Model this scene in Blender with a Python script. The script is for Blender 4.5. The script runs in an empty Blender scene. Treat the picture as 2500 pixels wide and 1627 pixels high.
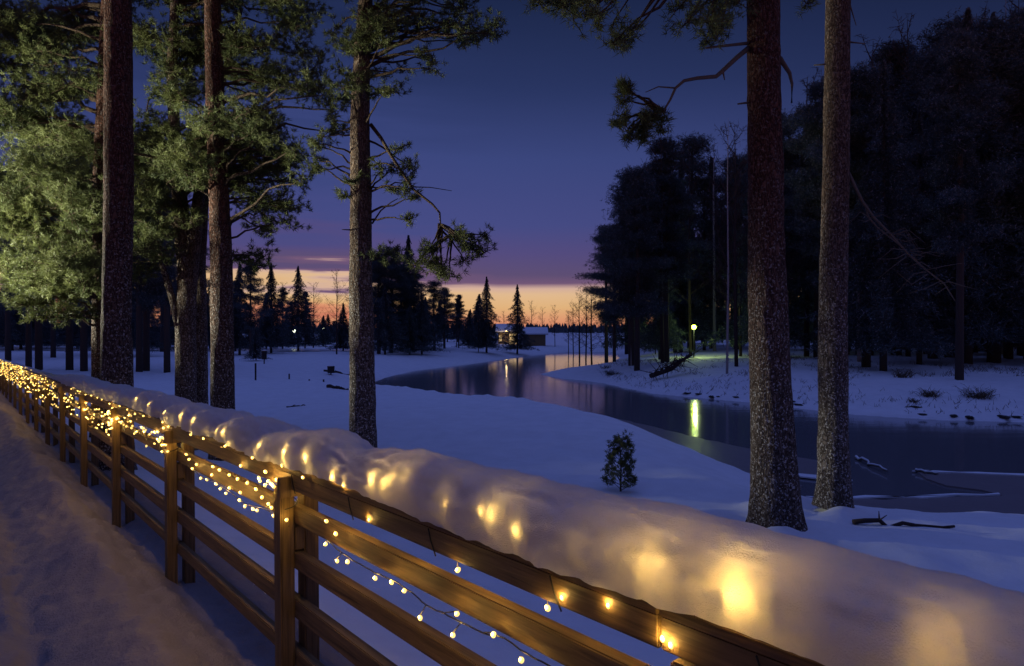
import bpy, math, random
import numpy as np
from mathutils import Vector, noise as mnoise

R = math.radians
PI = math.pi
C = bpy.context.scene.collection
SC = bpy.context.scene
rng = np.random.default_rng(7)
random.seed(7)

# ------------------------------------------------------------------ camera
F = 1667.0            # focal length in photo pixels (photo is 2500 wide)
CX, HZ = 1250.0, 805.0
cam_d = bpy.data.cameras.new('camera')
cam = bpy.data.objects.new('camera', cam_d)
C.objects.link(cam)
cam_d.sensor_width = 36.0
cam_d.lens = 36.0 * F / 2500.0
cam_d.shift_y = -8.5 / 2500.0
cam_d.clip_start = 0.02
cam_d.clip_end = 5000
cam.location = (0, 0, 0)
cam.rotation_euler = (R(90), 0, 0)
SC.camera = cam

# ------------------------------------------------------------------ sky
w = bpy.data.worlds.new('World'); SC.world = w; w.use_nodes = True
nt = w.node_tree; nt.nodes.clear()
N = nt.nodes.new; L = nt.links.new
out = N('ShaderNodeOutputWorld'); bg = N('ShaderNodeBackground')
tc = N('ShaderNodeTexCoord'); sep = N('ShaderNodeSeparateXYZ')
L(tc.outputs['Generated'], sep.inputs[0])
# stretched noise that frays the lower edge of the cloud deck
mp = N('ShaderNodeMapping'); mp.inputs['Scale'].default_value = (2.2, 2.2, 26)
L(tc.outputs['Generated'], mp.inputs[0])
ns = N('ShaderNodeTexNoise'); ns.inputs['Scale'].default_value = 1.6; ns.inputs['Detail'].default_value = 5
L(mp.outputs[0], ns.inputs[0])
sb = N('ShaderNodeMath'); sb.operation = 'SUBTRACT'; L(ns.outputs[0], sb.inputs[0]); sb.inputs[1].default_value = .6
# more fraying towards the left
lf = N('ShaderNodeMapRange'); L(sep.outputs[0], lf.inputs[0])
for k, v in zip((1, 2, 3, 4), (-.22, -.02, .14, .006)): lf.inputs[k].default_value = v
ml = N('ShaderNodeMath'); ml.operation = 'MULTIPLY'; L(sb.outputs[0], ml.inputs[0]); L(lf.outputs[0], ml.inputs[1])
ad = N('ShaderNodeMath'); ad.operation = 'ADD'; L(sep.outputs[2], ad.inputs[0]); L(ml.outputs[0], ad.inputs[1])
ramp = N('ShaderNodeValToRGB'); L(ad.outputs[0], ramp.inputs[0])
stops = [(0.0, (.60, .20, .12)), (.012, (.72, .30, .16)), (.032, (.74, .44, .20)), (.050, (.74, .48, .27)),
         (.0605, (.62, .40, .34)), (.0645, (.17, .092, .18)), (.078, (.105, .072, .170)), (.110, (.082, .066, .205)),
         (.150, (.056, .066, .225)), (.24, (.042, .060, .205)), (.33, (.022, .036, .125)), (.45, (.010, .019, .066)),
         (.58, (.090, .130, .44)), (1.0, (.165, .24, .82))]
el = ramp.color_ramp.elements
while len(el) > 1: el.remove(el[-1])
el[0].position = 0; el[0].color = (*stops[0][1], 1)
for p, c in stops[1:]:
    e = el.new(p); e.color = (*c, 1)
# sky away from the afterglow is darker
az = N('ShaderNodeVectorMath'); az.operation = 'DOT_PRODUCT'; L(tc.outputs['Generated'], az.inputs[0])
az.inputs[1].default_value = (-.12, .993, 0)
am = N('ShaderNodeMapRange'); L(az.outputs['Value'], am.inputs[0])
for k, v in zip((1, 2, 3, 4), (.70, .985, .58, 1.0)): am.inputs[k].default_value = v
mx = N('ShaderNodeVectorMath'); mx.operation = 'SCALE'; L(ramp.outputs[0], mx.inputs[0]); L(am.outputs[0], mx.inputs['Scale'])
sky = N('ShaderNodeTexSky'); sky.sky_type = 'NISHITA'; sky.sun_disc = False
sky.sun_elevation = R(-3.0); sky.sun_rotation = R(-7)
s2 = N('ShaderNodeVectorMath'); s2.operation = 'SCALE'; L(sky.outputs[0], s2.inputs[0]); s2.inputs['Scale'].default_value = .015
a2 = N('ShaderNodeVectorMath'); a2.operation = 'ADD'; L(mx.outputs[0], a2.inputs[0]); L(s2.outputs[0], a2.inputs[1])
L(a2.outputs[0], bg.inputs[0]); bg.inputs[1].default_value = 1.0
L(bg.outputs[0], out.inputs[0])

vs = SC.view_settings
vs.view_transform = 'Standard'; vs.look = 'None'; vs.exposure = 0; vs.gamma = 1
SC.cycles.use_denoising = True
SC.cycles.max_bounces = 5
SC.cycles.diffuse_bounces = 2
SC.cycles.glossy_bounces = 2
SC.cycles.transparent_max_bounces = 4
SC.cycles.sample_clamp_indirect = 3
SC.cycles.caustics_reflective = False
SC.cycles.caustics_refractive = False

# ------------------------------------------------------------------ helpers
def P(px, py, Y):
    """point at depth Y on the ray of a photo pixel"""
    return np.array([(px - CX) / F * Y, Y, -(py - HZ) / F * Y])

def Q(px, py, Y):            # same, from coordinates read in a 2380-wide view
    return P(px * 1.0504, py * 1.0504, Y)

def tag(o, label=None, cat=None, group=None, kind=None):
    if label: o['label'] = label
    if cat: o['category'] = cat
    if group: o['group'] = group
    if kind: o['kind'] = kind
    return o

def empty(name, loc=(0, 0, 0), rz=0.0):
    o = bpy.data.objects.new(name, None); C.objects.link(o)
    o.empty_display_size = .2
    o.location = loc; o.rotation_euler = (0, 0, rz)
    return o

def link(name, me, mat, parent=None, smooth=False):
    o = bpy.data.objects.new(name, me); C.objects.link(o)
    if mat: me.materials.append(mat)
    if smooth:
        me.shade_smooth()
    if parent is not None: o.parent = parent
    return o

def copy_tree(o, parent=None):
    c = o.copy(); C.objects.link(c)
    if parent is not None: c.parent = parent
    for ch in o.children: copy_tree(ch, c)
    return c

class MB:
    """collects geometry of one mesh"""
    def __init__(s): s.v = []; s.f = []; s.n = 0
    def add(s, v, f):
        v = np.asarray(v, float); f = [tuple(int(i) + s.n for i in q) for q in f]
        s.v.append(v); s.f += f; s.n += len(v)
    def box(s, c, size, ax=None):
        """c centre, size full sizes, ax 3 axis vectors"""
        ax = np.eye(3) if ax is None else np.asarray(ax, float)
        h = np.asarray(size, float) / 2
        b = min(h) * .16
        pts = []
        for sx in (-1, 1):
            for sy in (-1, 1):
                for sz in (-1, 1):
                    pts.append((sx * h[0], sy * h[1], sz * h[2]))
        pts = np.array(pts) @ ax + np.asarray(c, float)
        s.add(pts, [(0, 1, 3, 2), (4, 6, 7, 5), (0, 4, 5, 1), (2, 3, 7, 6), (0, 2, 6, 4), (1, 5, 7, 3)])
    def tube(s, pts, rad, n=8, cap=True, wob=0.0, seed=0):
        pts = np.asarray(pts, float); rad = np.broadcast_to(np.asarray(rad, float), (len(pts),))
        t = np.gradient(pts, axis=0); t /= np.linalg.norm(t, axis=1)[:, None] + 1e-9
        up = np.array([0., 1., 0.]) if abs(t[0][2]) > .7 else np.array([0., 0., 1.])
        V = []
        a = np.linspace(0, 2 * PI, n, endpoint=False)
        for i in range(len(pts)):
            x = np.cross(up, t[i]); x /= np.linalg.norm(x) + 1e-9
            y = np.cross(t[i], x); up = y if False else up
            r = rad[i] * np.ones(n)
            V.append(pts[i] + np.outer(np.cos(a) * r, x) + np.outer(np.sin(a) * r, y))
        V = np.concatenate(V)
        f = []
        for i in range(len(pts) - 1):
            for j in range(n):
                k = (j + 1) % n
                f.append((i * n + j, i * n + k, (i + 1) * n + k, (i + 1) * n + j))
        if cap:
            f.append(tuple(range(n - 1, -1, -1))); f.append(tuple((len(pts) - 1) * n + j for j in range(n)))
        s.add(V, f)
    def sphere(s, c, r, nu=10, nv=6, sc=(1, 1, 1)):
        V = [(0, 0, 1)]
        for i in range(1, nv):
            th = PI * i / nv
            for j in range(nu):
                V.append((math.sin(th) * math.cos(2 * PI * j / nu), math.sin(th) * math.sin(2 * PI * j / nu), math.cos(th)))
        V.append((0, 0, -1))
        f = [(0, 1 + j, 1 + (j + 1) % nu) for j in range(nu)]
        for i in range(nv - 2):
            for j in range(nu):
                a = 1 + i * nu + j; b = 1 + i * nu + (j + 1) % nu
                f.append((a, a + nu, b + nu, b))
        l = len(V) - 1
        f += [(l, l - nu + (j + 1) % nu, l - nu + j) for j in range(nu)]
        s.add(np.array(V) * r * np.array(sc) + np.asarray(c, float), f)
    def build(s, name, mat, parent=None, smooth=False):
        me = bpy.data.meshes.new(name)
        v = np.concatenate(s.v) if s.v else np.zeros((0, 3))
        me.from_pydata(v.tolist(), [], s.f); me.update()
        return link(name, me, mat, parent, smooth)

def tri_mesh(name, tri):
    """tri: (n,3,3) triangle soup -> mesh"""
    n = len(tri)
    me = bpy.data.meshes.new(name)
    me.vertices.add(n * 3); me.loops.add(n * 3); me.polygons.add(n)
    me.vertices.foreach_set('co', tri.reshape(-1).astype(np.float32))
    me.loops.foreach_set('vertex_index', np.arange(n * 3, dtype=np.int32))
    me.polygons.foreach_set('loop_start', np.arange(0, n * 3, 3, dtype=np.int32))
    me.update(calc_edges=True); me.validate()
    return me

def grid_mesh(name, X, Y, Z, mat, parent=None, closed=False):
    a, b = X.shape
    V = np.stack([X, Y, Z], -1).reshape(-1, 3)
    i, j = np.meshgrid(np.arange(a - 1), np.arange(b - 1), indexing='ij')
    q = np.stack([i * b + j, (i + 1) * b + j, (i + 1) * b + j + 1, i * b + j + 1], -1).reshape(-1, 4)
    me = bpy.data.meshes.new(name)
    me.vertices.add(len(V)); me.loops.add(len(q) * 4); me.polygons.add(len(q))
    me.vertices.foreach_set('co', V.reshape(-1).astype(np.float32))
    me.loops.foreach_set('vertex_index', q.reshape(-1).astype(np.int32))
    me.polygons.foreach_set('loop_start', np.arange(0, len(q) * 4, 4, dtype=np.int32))
    me.update(calc_edges=True)
    return link(name, me, mat, parent, True)

_tab = rng.random((64, 64, 8)) * 2 - 1
def vnoise(x, y, ch=0):
    xi = np.floor(x).astype(int); yi = np.floor(y).astype(int)
    fx = x - xi; fy = y - yi
    fx = fx * fx * (3 - 2 * fx); fy = fy * fy * (3 - 2 * fy)
    g = lambda a, b: _tab[a % 64, b % 64, ch]
    return (g(xi, yi) * (1 - fx) + g(xi + 1, yi) * fx) * (1 - fy) + (g(xi, yi + 1) * (1 - fx) + g(xi + 1, yi + 1) * fx) * fy
def fbm(x, y, oct=4, ch=0, gain=.5):
    s = 0; a = 1
    for k in range(oct):
        s = s + a * vnoise(x * 2 ** k + 13.7 * k, y * 2 ** k - 7.1 * k, (ch + k) % 8); a *= gain
    return s

def sm(t): t = np.clip(t, 0, 1); return t * t * (3 - 2 * t)

# ------------------------------------------------------------------ materials
def mat(name, col=(.5, .5, .5), rough=.8, **kw):
    m = bpy.data.materials.new(name); m.use_nodes = True
    b = m.node_tree.nodes['Principled BSDF']
    b.inputs['Base Color'].default_value = (*col, 1); b.inputs['Roughness'].default_value = rough
    b.inputs['Specular IOR Level'].default_value = kw.get('spec', .3)
    b.inputs['Metallic'].default_value = kw.get('metal', 0)
    if 'emit' in kw:
        b.inputs['Emission Color'].default_value = (*kw['emit'], 1); b.inputs['Emission Strength'].default_value = kw.get('es', 1)
    return m
def nodes(m):
    t = m.node_tree
    return t, t.nodes.new, t.links.new, t.nodes['Principled BSDF']
def ramp_node(t, stops, interp='LINEAR'):
    r = t.nodes.new('ShaderNodeValToRGB'); e = r.color_ramp.elements; r.color_ramp.interpolation = interp
    while len(e) > 1: e.remove(e[-1])
    e[0].position = stops[0][0]; e[0].color = (*stops[0][1], 1)
    for p, c in stops[1:]:
        k = e.new(p); k.color = (*c, 1)
    return r

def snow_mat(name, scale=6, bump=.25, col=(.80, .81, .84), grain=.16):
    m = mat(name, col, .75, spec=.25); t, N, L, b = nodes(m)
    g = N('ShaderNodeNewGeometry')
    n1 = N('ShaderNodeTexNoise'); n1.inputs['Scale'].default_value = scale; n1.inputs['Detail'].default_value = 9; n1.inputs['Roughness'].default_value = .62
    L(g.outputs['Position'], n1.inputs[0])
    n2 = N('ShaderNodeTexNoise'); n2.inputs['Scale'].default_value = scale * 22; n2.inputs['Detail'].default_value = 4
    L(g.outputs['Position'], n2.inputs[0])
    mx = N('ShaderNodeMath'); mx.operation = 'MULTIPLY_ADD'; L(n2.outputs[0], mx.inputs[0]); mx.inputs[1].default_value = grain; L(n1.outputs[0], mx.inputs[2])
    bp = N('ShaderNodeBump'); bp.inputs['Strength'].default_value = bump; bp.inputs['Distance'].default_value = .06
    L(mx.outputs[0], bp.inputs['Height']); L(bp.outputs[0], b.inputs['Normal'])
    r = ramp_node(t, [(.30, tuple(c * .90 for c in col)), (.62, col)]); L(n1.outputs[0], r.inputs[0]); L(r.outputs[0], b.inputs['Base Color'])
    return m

M = {}
M['snow'] = snow_mat('snow_ground', 2.2, .35)
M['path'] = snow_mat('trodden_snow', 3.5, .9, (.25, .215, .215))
# snow lying on the rail lets the buried bulbs shine through
m = snow_mat('rail_snow', 16, .6, (.82, .82, .84), .55); t, N, L, b = nodes(m)
tr = N('ShaderNodeBsdfTranslucent'); tr.inputs[0].default_value = (.92, .87, .80, 1)
ms = N('ShaderNodeMixShader'); ms.inputs[0].default_value = .30
o_ = [n for n in t.nodes if n.type == 'OUTPUT_MATERIAL'][0]
L(b.outputs[0], ms.inputs[1]); L(tr.outputs[0], ms.inputs[2]); L(ms.outputs[0], o_.inputs[0])
g_ = N('ShaderNodeNewGeometry'); nm = N('ShaderNodeTexNoise'); nm.inputs['Scale'].default_value = 55; nm.inputs['Detail'].default_value = 7; nm.inputs['Roughness'].default_value = .7; L(g_.outputs['Position'], nm.inputs[0])
mm = N('ShaderNodeMapRange'); L(nm.outputs[0], mm.inputs[0])
for k, v in zip((1, 2, 3, 4), (.34, .66, .20, .48)): mm.inputs[k].default_value = v
L(mm.outputs[0], ms.inputs[0])
M['rail_snow'] = m

def bark_mat(name, low, high, frost=.5, zsplit=(1.0, 4.0), scale=1.0):
    m = mat(name, low, .9, spec=.15); t, N, L, b = nodes(m)
    tcn = N('ShaderNodeTexCoord')
    mp = N('ShaderNodeMapping'); mp.inputs['Scale'].default_value = (1, 1, .34); L(tcn.outputs['Object'], mp.inputs[0])
    vo = N('ShaderNodeTexVoronoi'); vo.feature = 'DISTANCE_TO_EDGE'; vo.inputs['Scale'].default_value = 27 * scale; vo.inputs['Randomness'].default_value = 1
    nz = N('ShaderNodeTexNoise'); nz.inputs['Scale'].default_value = 9 * scale; nz.inputs['Detail'].default_value = 6
    L(mp.outputs[0], nz.inputs[0])
    mixv = N('ShaderNodeVectorMath'); mixv.operation = 'MULTIPLY_ADD'; L(nz.outputs['Color'], mixv.inputs[0]); mixv.inputs[1].default_value = (.22, .22, .22); L(mp.outputs[0], mixv.inputs[2])
    L(mixv.outputs[0], vo.inputs[0])
    sp = N('ShaderNodeSeparateXYZ'); L(tcn.outputs['Object'], sp.inputs[0])
    z2 = N('ShaderNodeMath'); z2.operation = 'MULTIPLY_ADD'; L(nz.outputs[0], z2.inputs[0]); z2.inputs[1].default_value = 2.2; L(sp.outputs[2], z2.inputs[2])
    mr = N('ShaderNodeMapRange'); L(z2.outputs[0], mr.inputs[0]); mr.inputs[1].default_value = zsplit[0] + 1.1; mr.inputs[2].default_value = zsplit[1] + 1.1
    c1 = N('ShaderNodeMix'); c1.data_type = 'RGBA'; L(mr.outputs[0], c1.inputs[0]); c1.inputs[6].default_value = (*low, 1); c1.inputs[7].default_value = (*high, 1)
    cr = ramp_node(t, [(0, (.18, .15, .14)), (.12, (.65, .62, .6)), (.35, (1.15, 1.12, 1.08))]); L(vo.outputs['Distance'], cr.inputs[0])
    c2 = N('ShaderNodeMix'); c2.data_type = 'RGBA'; c2.blend_type = 'MULTIPLY'; c2.inputs[0].default_value = 1; L(c1.outputs[2], c2.inputs[6]); L(cr.outputs[0], c2.inputs[7])
    # frost and blown snow caught in the bark
    fz = N('ShaderNodeTexNoise'); fz.inputs['Scale'].default_value = 38 * scale; fz.inputs['Detail'].default_value = 3; fz.inputs['Roughness'].default_value = .7
    L(tcn.outputs['Object'], fz.inputs[0])
    fr = ramp_node(t, [(.60 - .05 * frost, (0, 0, 0)), (.66 - .05 * frost, (1, 1, 1))]); L(fz.outputs[0], fr.inputs[0])
    inv = N('ShaderNodeMath'); inv.operation = 'MULTIPLY_ADD'; L(mr.outputs[0], inv.inputs[0]); inv.inputs[1].default_value = -.8; inv.inputs[2].default_value = 1
    fm = N('ShaderNodeMath'); fm.operation = 'MULTIPLY'; L(fr.outputs[0], fm.inputs[0]); L(inv.outputs[0], fm.inputs[1])
    fm2 = N('ShaderNodeMath'); fm2.operation = 'MULTIPLY'; L(fm.outputs[0], fm2.inputs[0]); fm2.inputs[1].default_value = frost
    c3 = N('ShaderNodeMix'); c3.data_type = 'RGBA'; L(fm2.outputs[0], c3.inputs[0]); L(c2.outputs[2], c3.inputs[6]); c3.inputs[7].default_value = (.60, .59, .60, 1)
    L(c3.outputs[2], b.inputs['Base Color'])
    bp = N('ShaderNodeBump'); bp.inputs['Strength'].default_value = 1; bp.inputs['Distance'].default_value = .035
    hh = N('ShaderNodeMath'); hh.operation = 'MINIMUM'; L(vo.outputs['Distance'], hh.inputs[0]); hh.inputs[1].default_value = .35
    h2 = N('ShaderNodeMath'); h2.operation = 'MULTIPLY_ADD'; L(nz.outputs[0], h2.inputs[0]); h2.inputs[1].default_value = .5; L(hh.outputs[0], h2.inputs[2])
    L(h2.outputs[0], bp.inputs['Height']); L(bp.outputs[0], b.inputs['Normal'])
    return m
M['bark_red'] = bark_mat('pine_bark_red', (.145, .118, .102), (.115, .055, .040), .75)
M['bark_grey'] = bark_mat('pine_bark_grey', (.175, .152, .138), (.15, .105, .08), .85)
M['bark_far'] = mat('bark_far', (.06, .05, .045), .9)
M['limb'] = bark_mat('limb_bark', (.17, .12, .085), (.17, .12, .085), .5, scale=2)
M['deadwood'] = mat('dead_branch', (.12, .10, .08), .9)
M['birch'] = mat('birch_bark', (.30, .29, .29), .8)
M['twig'] = mat('twig', (.045, .032, .03), .9)

def leaf_mat(name, c1, c2, transl=.25, nscale=1.4):
    m = mat(name, c1, .7, spec=.2); t, N, L, b = nodes(m)
    g = N('ShaderNodeNewGeometry')
    n1 = N('ShaderNodeTexNoise'); n1.inputs['Scale'].default_value = nscale; n1.inputs['Detail'].default_value = 4
    L(g.outputs['Position'], n1.inputs[0])
    r = ramp_node(t, [(.35, c1), (.65, c2)]); L(n1.outputs[0], r.inputs[0]); L(r.outputs[0], b.inputs['Base Color'])
    tr = N('ShaderNodeBsdfTranslucent'); L(r.outputs[0], tr.inputs[0])
    ms = N('ShaderNodeMixShader'); ms.inputs[0].default_value = transl
    o_ = [n for n in t.nodes if n.type == 'OUTPUT_MATERIAL'][0]
    L(b.outputs[0], ms.inputs[1]); L(tr.outputs[0], ms.inputs[2]); L(ms.outputs[0], o_.inputs[0])
    return m
M['needle'] = leaf_mat('pine_needles', (.055, .072, .028), (.138, .156, .056), nscale=2.2)
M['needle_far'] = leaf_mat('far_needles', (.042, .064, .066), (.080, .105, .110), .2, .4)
t = M['needle_far'].node_tree; b = t.nodes['Principled BSDF']; src = b.inputs['Base Color'].links[0].from_socket
g = t.nodes.new('ShaderNodeNewGeometry'); nf = t.nodes.new('ShaderNodeTexNoise'); nf.inputs['Scale'].default_value = 3.1; nf.inputs['Detail'].default_value = 3; nf.inputs['Scale'].default_value = 7.5; t.links.new(g.outputs['Position'], nf.inputs[0])
fr = ramp_node(t, [(.58, (0, 0, 0)), (.64, (1, 1, 1))]); t.links.new(nf.outputs[0], fr.inputs[0])
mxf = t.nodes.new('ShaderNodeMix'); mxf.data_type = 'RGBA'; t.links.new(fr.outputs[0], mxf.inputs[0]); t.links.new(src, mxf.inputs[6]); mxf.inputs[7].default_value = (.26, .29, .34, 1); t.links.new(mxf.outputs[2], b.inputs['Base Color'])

def wood_mat(name, col, axis_scale=(2.2, 2.2, 30)):
    m = mat(name, col, .65, spec=.35); t, N, L, b = nodes(m)
    tcn = N('ShaderNodeTexCoord'); mp = N('ShaderNodeMapping'); mp.inputs['Scale'].default_value = axis_scale; L(tcn.outputs['Object'], mp.inputs[0])
    nz = N('ShaderNodeTexNoise'); nz.inputs['Scale'].default_value = 2.2; nz.inputs['Detail'].default_value = 7; nz.inputs['Roughness'].default_value = .65; nz.inputs['Distortion'].default_value = .4
    L(mp.outputs[0], nz.inputs[0])
    r = ramp_node(t, [(.3, tuple(c * .25 for c in col)), (.46, tuple(c * .75 for c in col)), (.58, col), (.72, tuple(c * 1.4 for c in col))]); L(nz.outputs[0], r.inputs[0]); L(r.outputs[0], b.inputs['Base Color'])
    bp = N('ShaderNodeBump'); bp.inputs['Strength'].default_value = .5; bp.inputs['Distance'].default_value = .006
    L(nz.outputs[0], bp.inputs['Height']); L(bp.outputs[0], b.inputs['Normal'])
    return m
M['rail'] = wood_mat('rail_wood', (.19, .118, .050))           # grain set in build: mapped along the fence
M['post'] = wood_mat('post_wood', (.19, .118, .050), (34, 34, 1.2))
M['wire'] = mat('black_wire', (.012, .012, .012), .5)
M['metal'] = mat('dark_metal', (.03, .03, .035), .5, metal=.5)
M['ice'] = snow_mat('thin_ice', 1.2, .25, (.24, .20, .20))
_b = M['ice'].node_tree.nodes['Principled BSDF']; _b.inputs['Roughness'].default_value = .38
M['stone'] = mat('shore_stone', (.035, .033, .033), .8)
M['dry'] = mat('dry_grass', (.10, .075, .05), .9)
M['bulb'] = mat('bulb_glow', (.9, .8, .5), .4, emit=(1.0, .62, .15), es=1.7)
M['hutwall'] = wood_mat('hut_wall', (.30, .20, .10))
M['hutroof'] = mat('hut_roof', (.05, .045, .045), .8)
M['hutlit'] = mat('lit_window', (.8, .7, .4), .5, emit=(1.0, .68, .28), es=.9)
M['lampglow'] = mat('park_lamp_glow', (.9, .95, .6), .5, emit=(.62, 1.0, .035), es=30)
M['lampglow_s'] = mat('far_lamp_glow', (.9, .95, .8), .5, emit=(.9, 1.0, .7), es=5)

# water
m = mat('river_water', (.17, .165, .18), .11, spec=.5); t, N, L, b = nodes(m)
b.inputs['IOR'].default_value = 2.1
g = N('ShaderNodeNewGeometry'); mp = N('ShaderNodeMapping'); mp.inputs['Scale'].default_value = (.35, 1.1, 1); L(g.outputs['Position'], mp.inputs[0])
nz = N('ShaderNodeTexNoise'); nz.inputs['Scale'].default_value = 1.3; nz.inputs['Detail'].default_value = 3; L(mp.outputs[0], nz.inputs[0])
bp = N('ShaderNodeBump'); bp.inputs['Strength'].default_value = .10; bp.inputs['Distance'].default_value = .05; L(nz.outputs[0], bp.inputs['Height']); L(bp.outputs[0], b.inputs['Normal'])
M['water'] = m

# ------------------------------------------------------------------ terrain
WL = -3.2
def wp(px, py, z=WL):
    Y = F * (-z) / (py - HZ); return ((px - CX) / F * Y, Y)
river_px = [(785, 951), (860, 957), (920, 960), (1050, 967), (1150, 976), (1300, 998), (1450, 1029), (1600, 1080), (1700, 1118),
            (1830, 1166), (1900, 1205), (1960, 1252), (2030, 1275), (2120, 1284), (2300, 1290), (2600, 1310), (3200, 1370), (5200, 1370),
            (5200, 1045), (3200, 1042), (2700, 1036), (2500, 1031), (2300, 1026), (2100, 1014), (1980, 1001), (1850, 985), (1740, 975), (1600, 962), (1530, 948),
            (1480, 937), (1430, 930), (1375, 925), (1340, 919), (1318, 914), (1345, 909), (1400, 903), (1450, 897), (1492, 888), (1514, 874), (1495, 860), (1400, 860),
            (1300, 868), (1150, 889), (1010, 906), (940, 922), (900, 936), (840, 946)]
river = np.array([wp(*p) for p in river_px])
def seg_dist(x, y, poly):
    """signed distance, negative inside"""
    x = np.asarray(x, float); y = np.asarray(y, float)
    d = np.full(x.shape, 1e9); ins = np.zeros(x.shape, bool)
    n = len(poly)
    for i in range(n):
        ax, ay = poly[i]; bx, by = poly[(i + 1) % n]
        dx, dy = bx - ax, by - ay
        t = np.clip(((x - ax) * dx + (y - ay) * dy) / (dx * dx + dy * dy), 0, 1)
        d = np.minimum(d, np.hypot(x - ax - t * dx, y - ay - t * dy))
        c = ((ay > y) != (by > y)) & (x < (bx - ax) * (y - ay) / (by - ay + 1e-12) + ax)
        ins ^= c
    return np.where(ins, -d, d)

A0 = 1.4; K = .81; CN = .777; SN = .629      # fence line X = A0 - K*Y
def zpath(Y): return -1.51 - .024 * np.clip(Y, -8, 45)
def fence_v(x, y): return ((x - A0) + K * y) * CN       # perpendicular distance, + towards the river
def ground_z(x, y):
    x = np.asarray(x, float); y = np.asarray(y, float)
    v = fence_v(x, y)
    zp = zpath(y)
    base = -2.22 - .0026 * np.clip(y - 40, 0, 150) + .10 * fbm(x * .12, y * .12, 3) + .03 * fbm(x * .7, y * .7, 3, 2)
    # forest floor on the far bank a bit higher
    base = base + .35 * sm((x - 8) / 14) * sm((y - 30) / 15)
    base = base + .55 * sm((-2 - x) / 10) * sm((16 - y) / 14)
    H = zp - .12 + (base - zp + .12) * sm((v - .3) / 2.6)
    d = seg_dist(x, y, river)
    near = (y < 24) & (v > 0)
    D = np.where(near, 3.4, 7.0) + .6 * fbm(x * .4, y * .4, 2, 3)
    t = np.clip(d / D, 0, 1); t = 1 - (1 - t) ** 1.8
    zb = WL + np.where(y > 45, .03, .07) + .04 * np.clip(fbm(x * 1.3, y * 1.3, 3, 5), -1, 1)
    z = np.where(d > 0, zb + (H - zb) * t, WL - .05 - .5 * sm(-d / .6))
    z = np.where((d > -.25) & (d <= 0), zb + (WL - .08 - zb) * (-d / .25), z)
    for tx, ty in ((2.45, 7.6), (3.52, 8.4), (-2.45, 10.2), (-4.85, 11), (-6.0, 12.2)):
        rr = np.hypot(x - tx, y - ty); an = np.arctan2(y - ty, x - tx)
        z = z + (.07 + .03 * np.sin(an * 3 + tx)) * np.exp(-((rr - .48) / .20) ** 2) - .05 * np.exp(-((rr - .25) / .10) ** 2)
    z = z + .022 * fbm(x * 2.3, y * 2.3, 3, 5) * np.exp(-np.clip(y - 12, 0, 60) / 10) * (d > .2)
    tuss = np.clip(fbm(x * 2.2, y * 2.2, 3, 1), 0, 1)
    z = z + np.where((d > .3) & (y > 22), .07 * tuss * np.exp(-np.clip(y - 30, 0, 99) / 40), 0)
    return z

ys = np.concatenate([np.linspace(-9, 0, 20, endpoint=False), np.linspace(0, 8, 50, endpoint=False), 8 * (1400 / 8) ** (np.linspace(0, 1, 400) ** 1.15)])
js = np.linspace(-1, 1, 420)
fan = np.sign(js) * (.95 * np.abs(js) + .9 * np.abs(js) ** 5)
Yg = np.repeat(ys[:, None], len(js), 1); Xg = fan[None, :] * (10 + np.abs(ys[:, None]))
Zg = ground_z(Xg, Yg)
vv = fence_v(Xg, Yg)
Zg = np.where(vv < .55, zpath(Yg) - .55 + .02 * Zg * 0, Zg)
Zg = np.where((vv < .55) & (Yg > 40), ground_z(Xg, Yg), Zg)
gr = grid_mesh('ground', Xg, Yg, Zg, M['snow']); tag(gr, kind='structure')

# the trodden path on this side of the railing, in railing coordinates
us = np.concatenate([np.linspace(-8, 0, 40, endpoint=False), 45 * np.linspace(0, 1, 800) ** 1.6])
vs_ = np.concatenate([np.linspace(-14, -4, 16, endpoint=False), np.linspace(-4, .95, 200)])
U, V = np.meshgrid(us, vs_, indexing='ij')
Yp = U + V * SN; Xp = A0 - K * U + V * CN
zc = zpath(U)
berm = .12 * np.exp(-((V + .36 + .05 * fbm(U * .6, V * 0, 2, 4)) / .17) ** 2) * (1 + .5 * fbm(U * 1.7, V * 2, 3, 2))
trough = -.055 * np.exp(-((V + .74 + .05 * vnoise(U * .5, V * 0)) / .11) ** 2)
walk = -.02 * sm((-V - .8) / .5) + .030 * fbm(U * 4, V * 5, 4, 3) * sm((-V - .75) / .4) + .02 * fbm(U * 12, V * 14, 3, 5) + .012 * fbm(U * 3, V * 5, 3, 6)
under = -.10 * sm((V + .12) / .2) - .62 * sm((V - .42) / .5)
holes = -.10 * np.clip(fbm(U * 2.1, V * 5, 2, 7) - .25, 0, 1) * np.exp(-((V + .06) / .12) ** 2)
foot = np.zeros_like(U)
for _ in range(230):
    u0 = 14 * random.random() ** .8; v0 = -random.choice((1.0, 1.3, 1.8, 2.3)) + random.gauss(0, .12); an = random.gauss(0, .25)
    m_ = (np.abs(U - u0) < .3) & (np.abs(V - v0) < .3)
    a_ = (U - u0) * math.cos(an) + (V - v0) * math.sin(an); b_ = -(U - u0) * math.sin(an) + (V - v0) * math.cos(an)
    q = (a_ / .15) ** 2 + (b_ / .065) ** 2
    foot = np.where(m_, foot - .028 * np.exp(-q ** 2) + .010 * np.exp(-((q - 1.8) / .8) ** 2), foot)
walk = walk + foot
Zp = zc + berm + trough + walk + under + holes
Zp = Zp - .6 * sm((U - 38) / 6)
pa = grid_mesh('path', Xp, Yp, Zp, M['path']); tag(pa, kind='structure')

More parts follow.
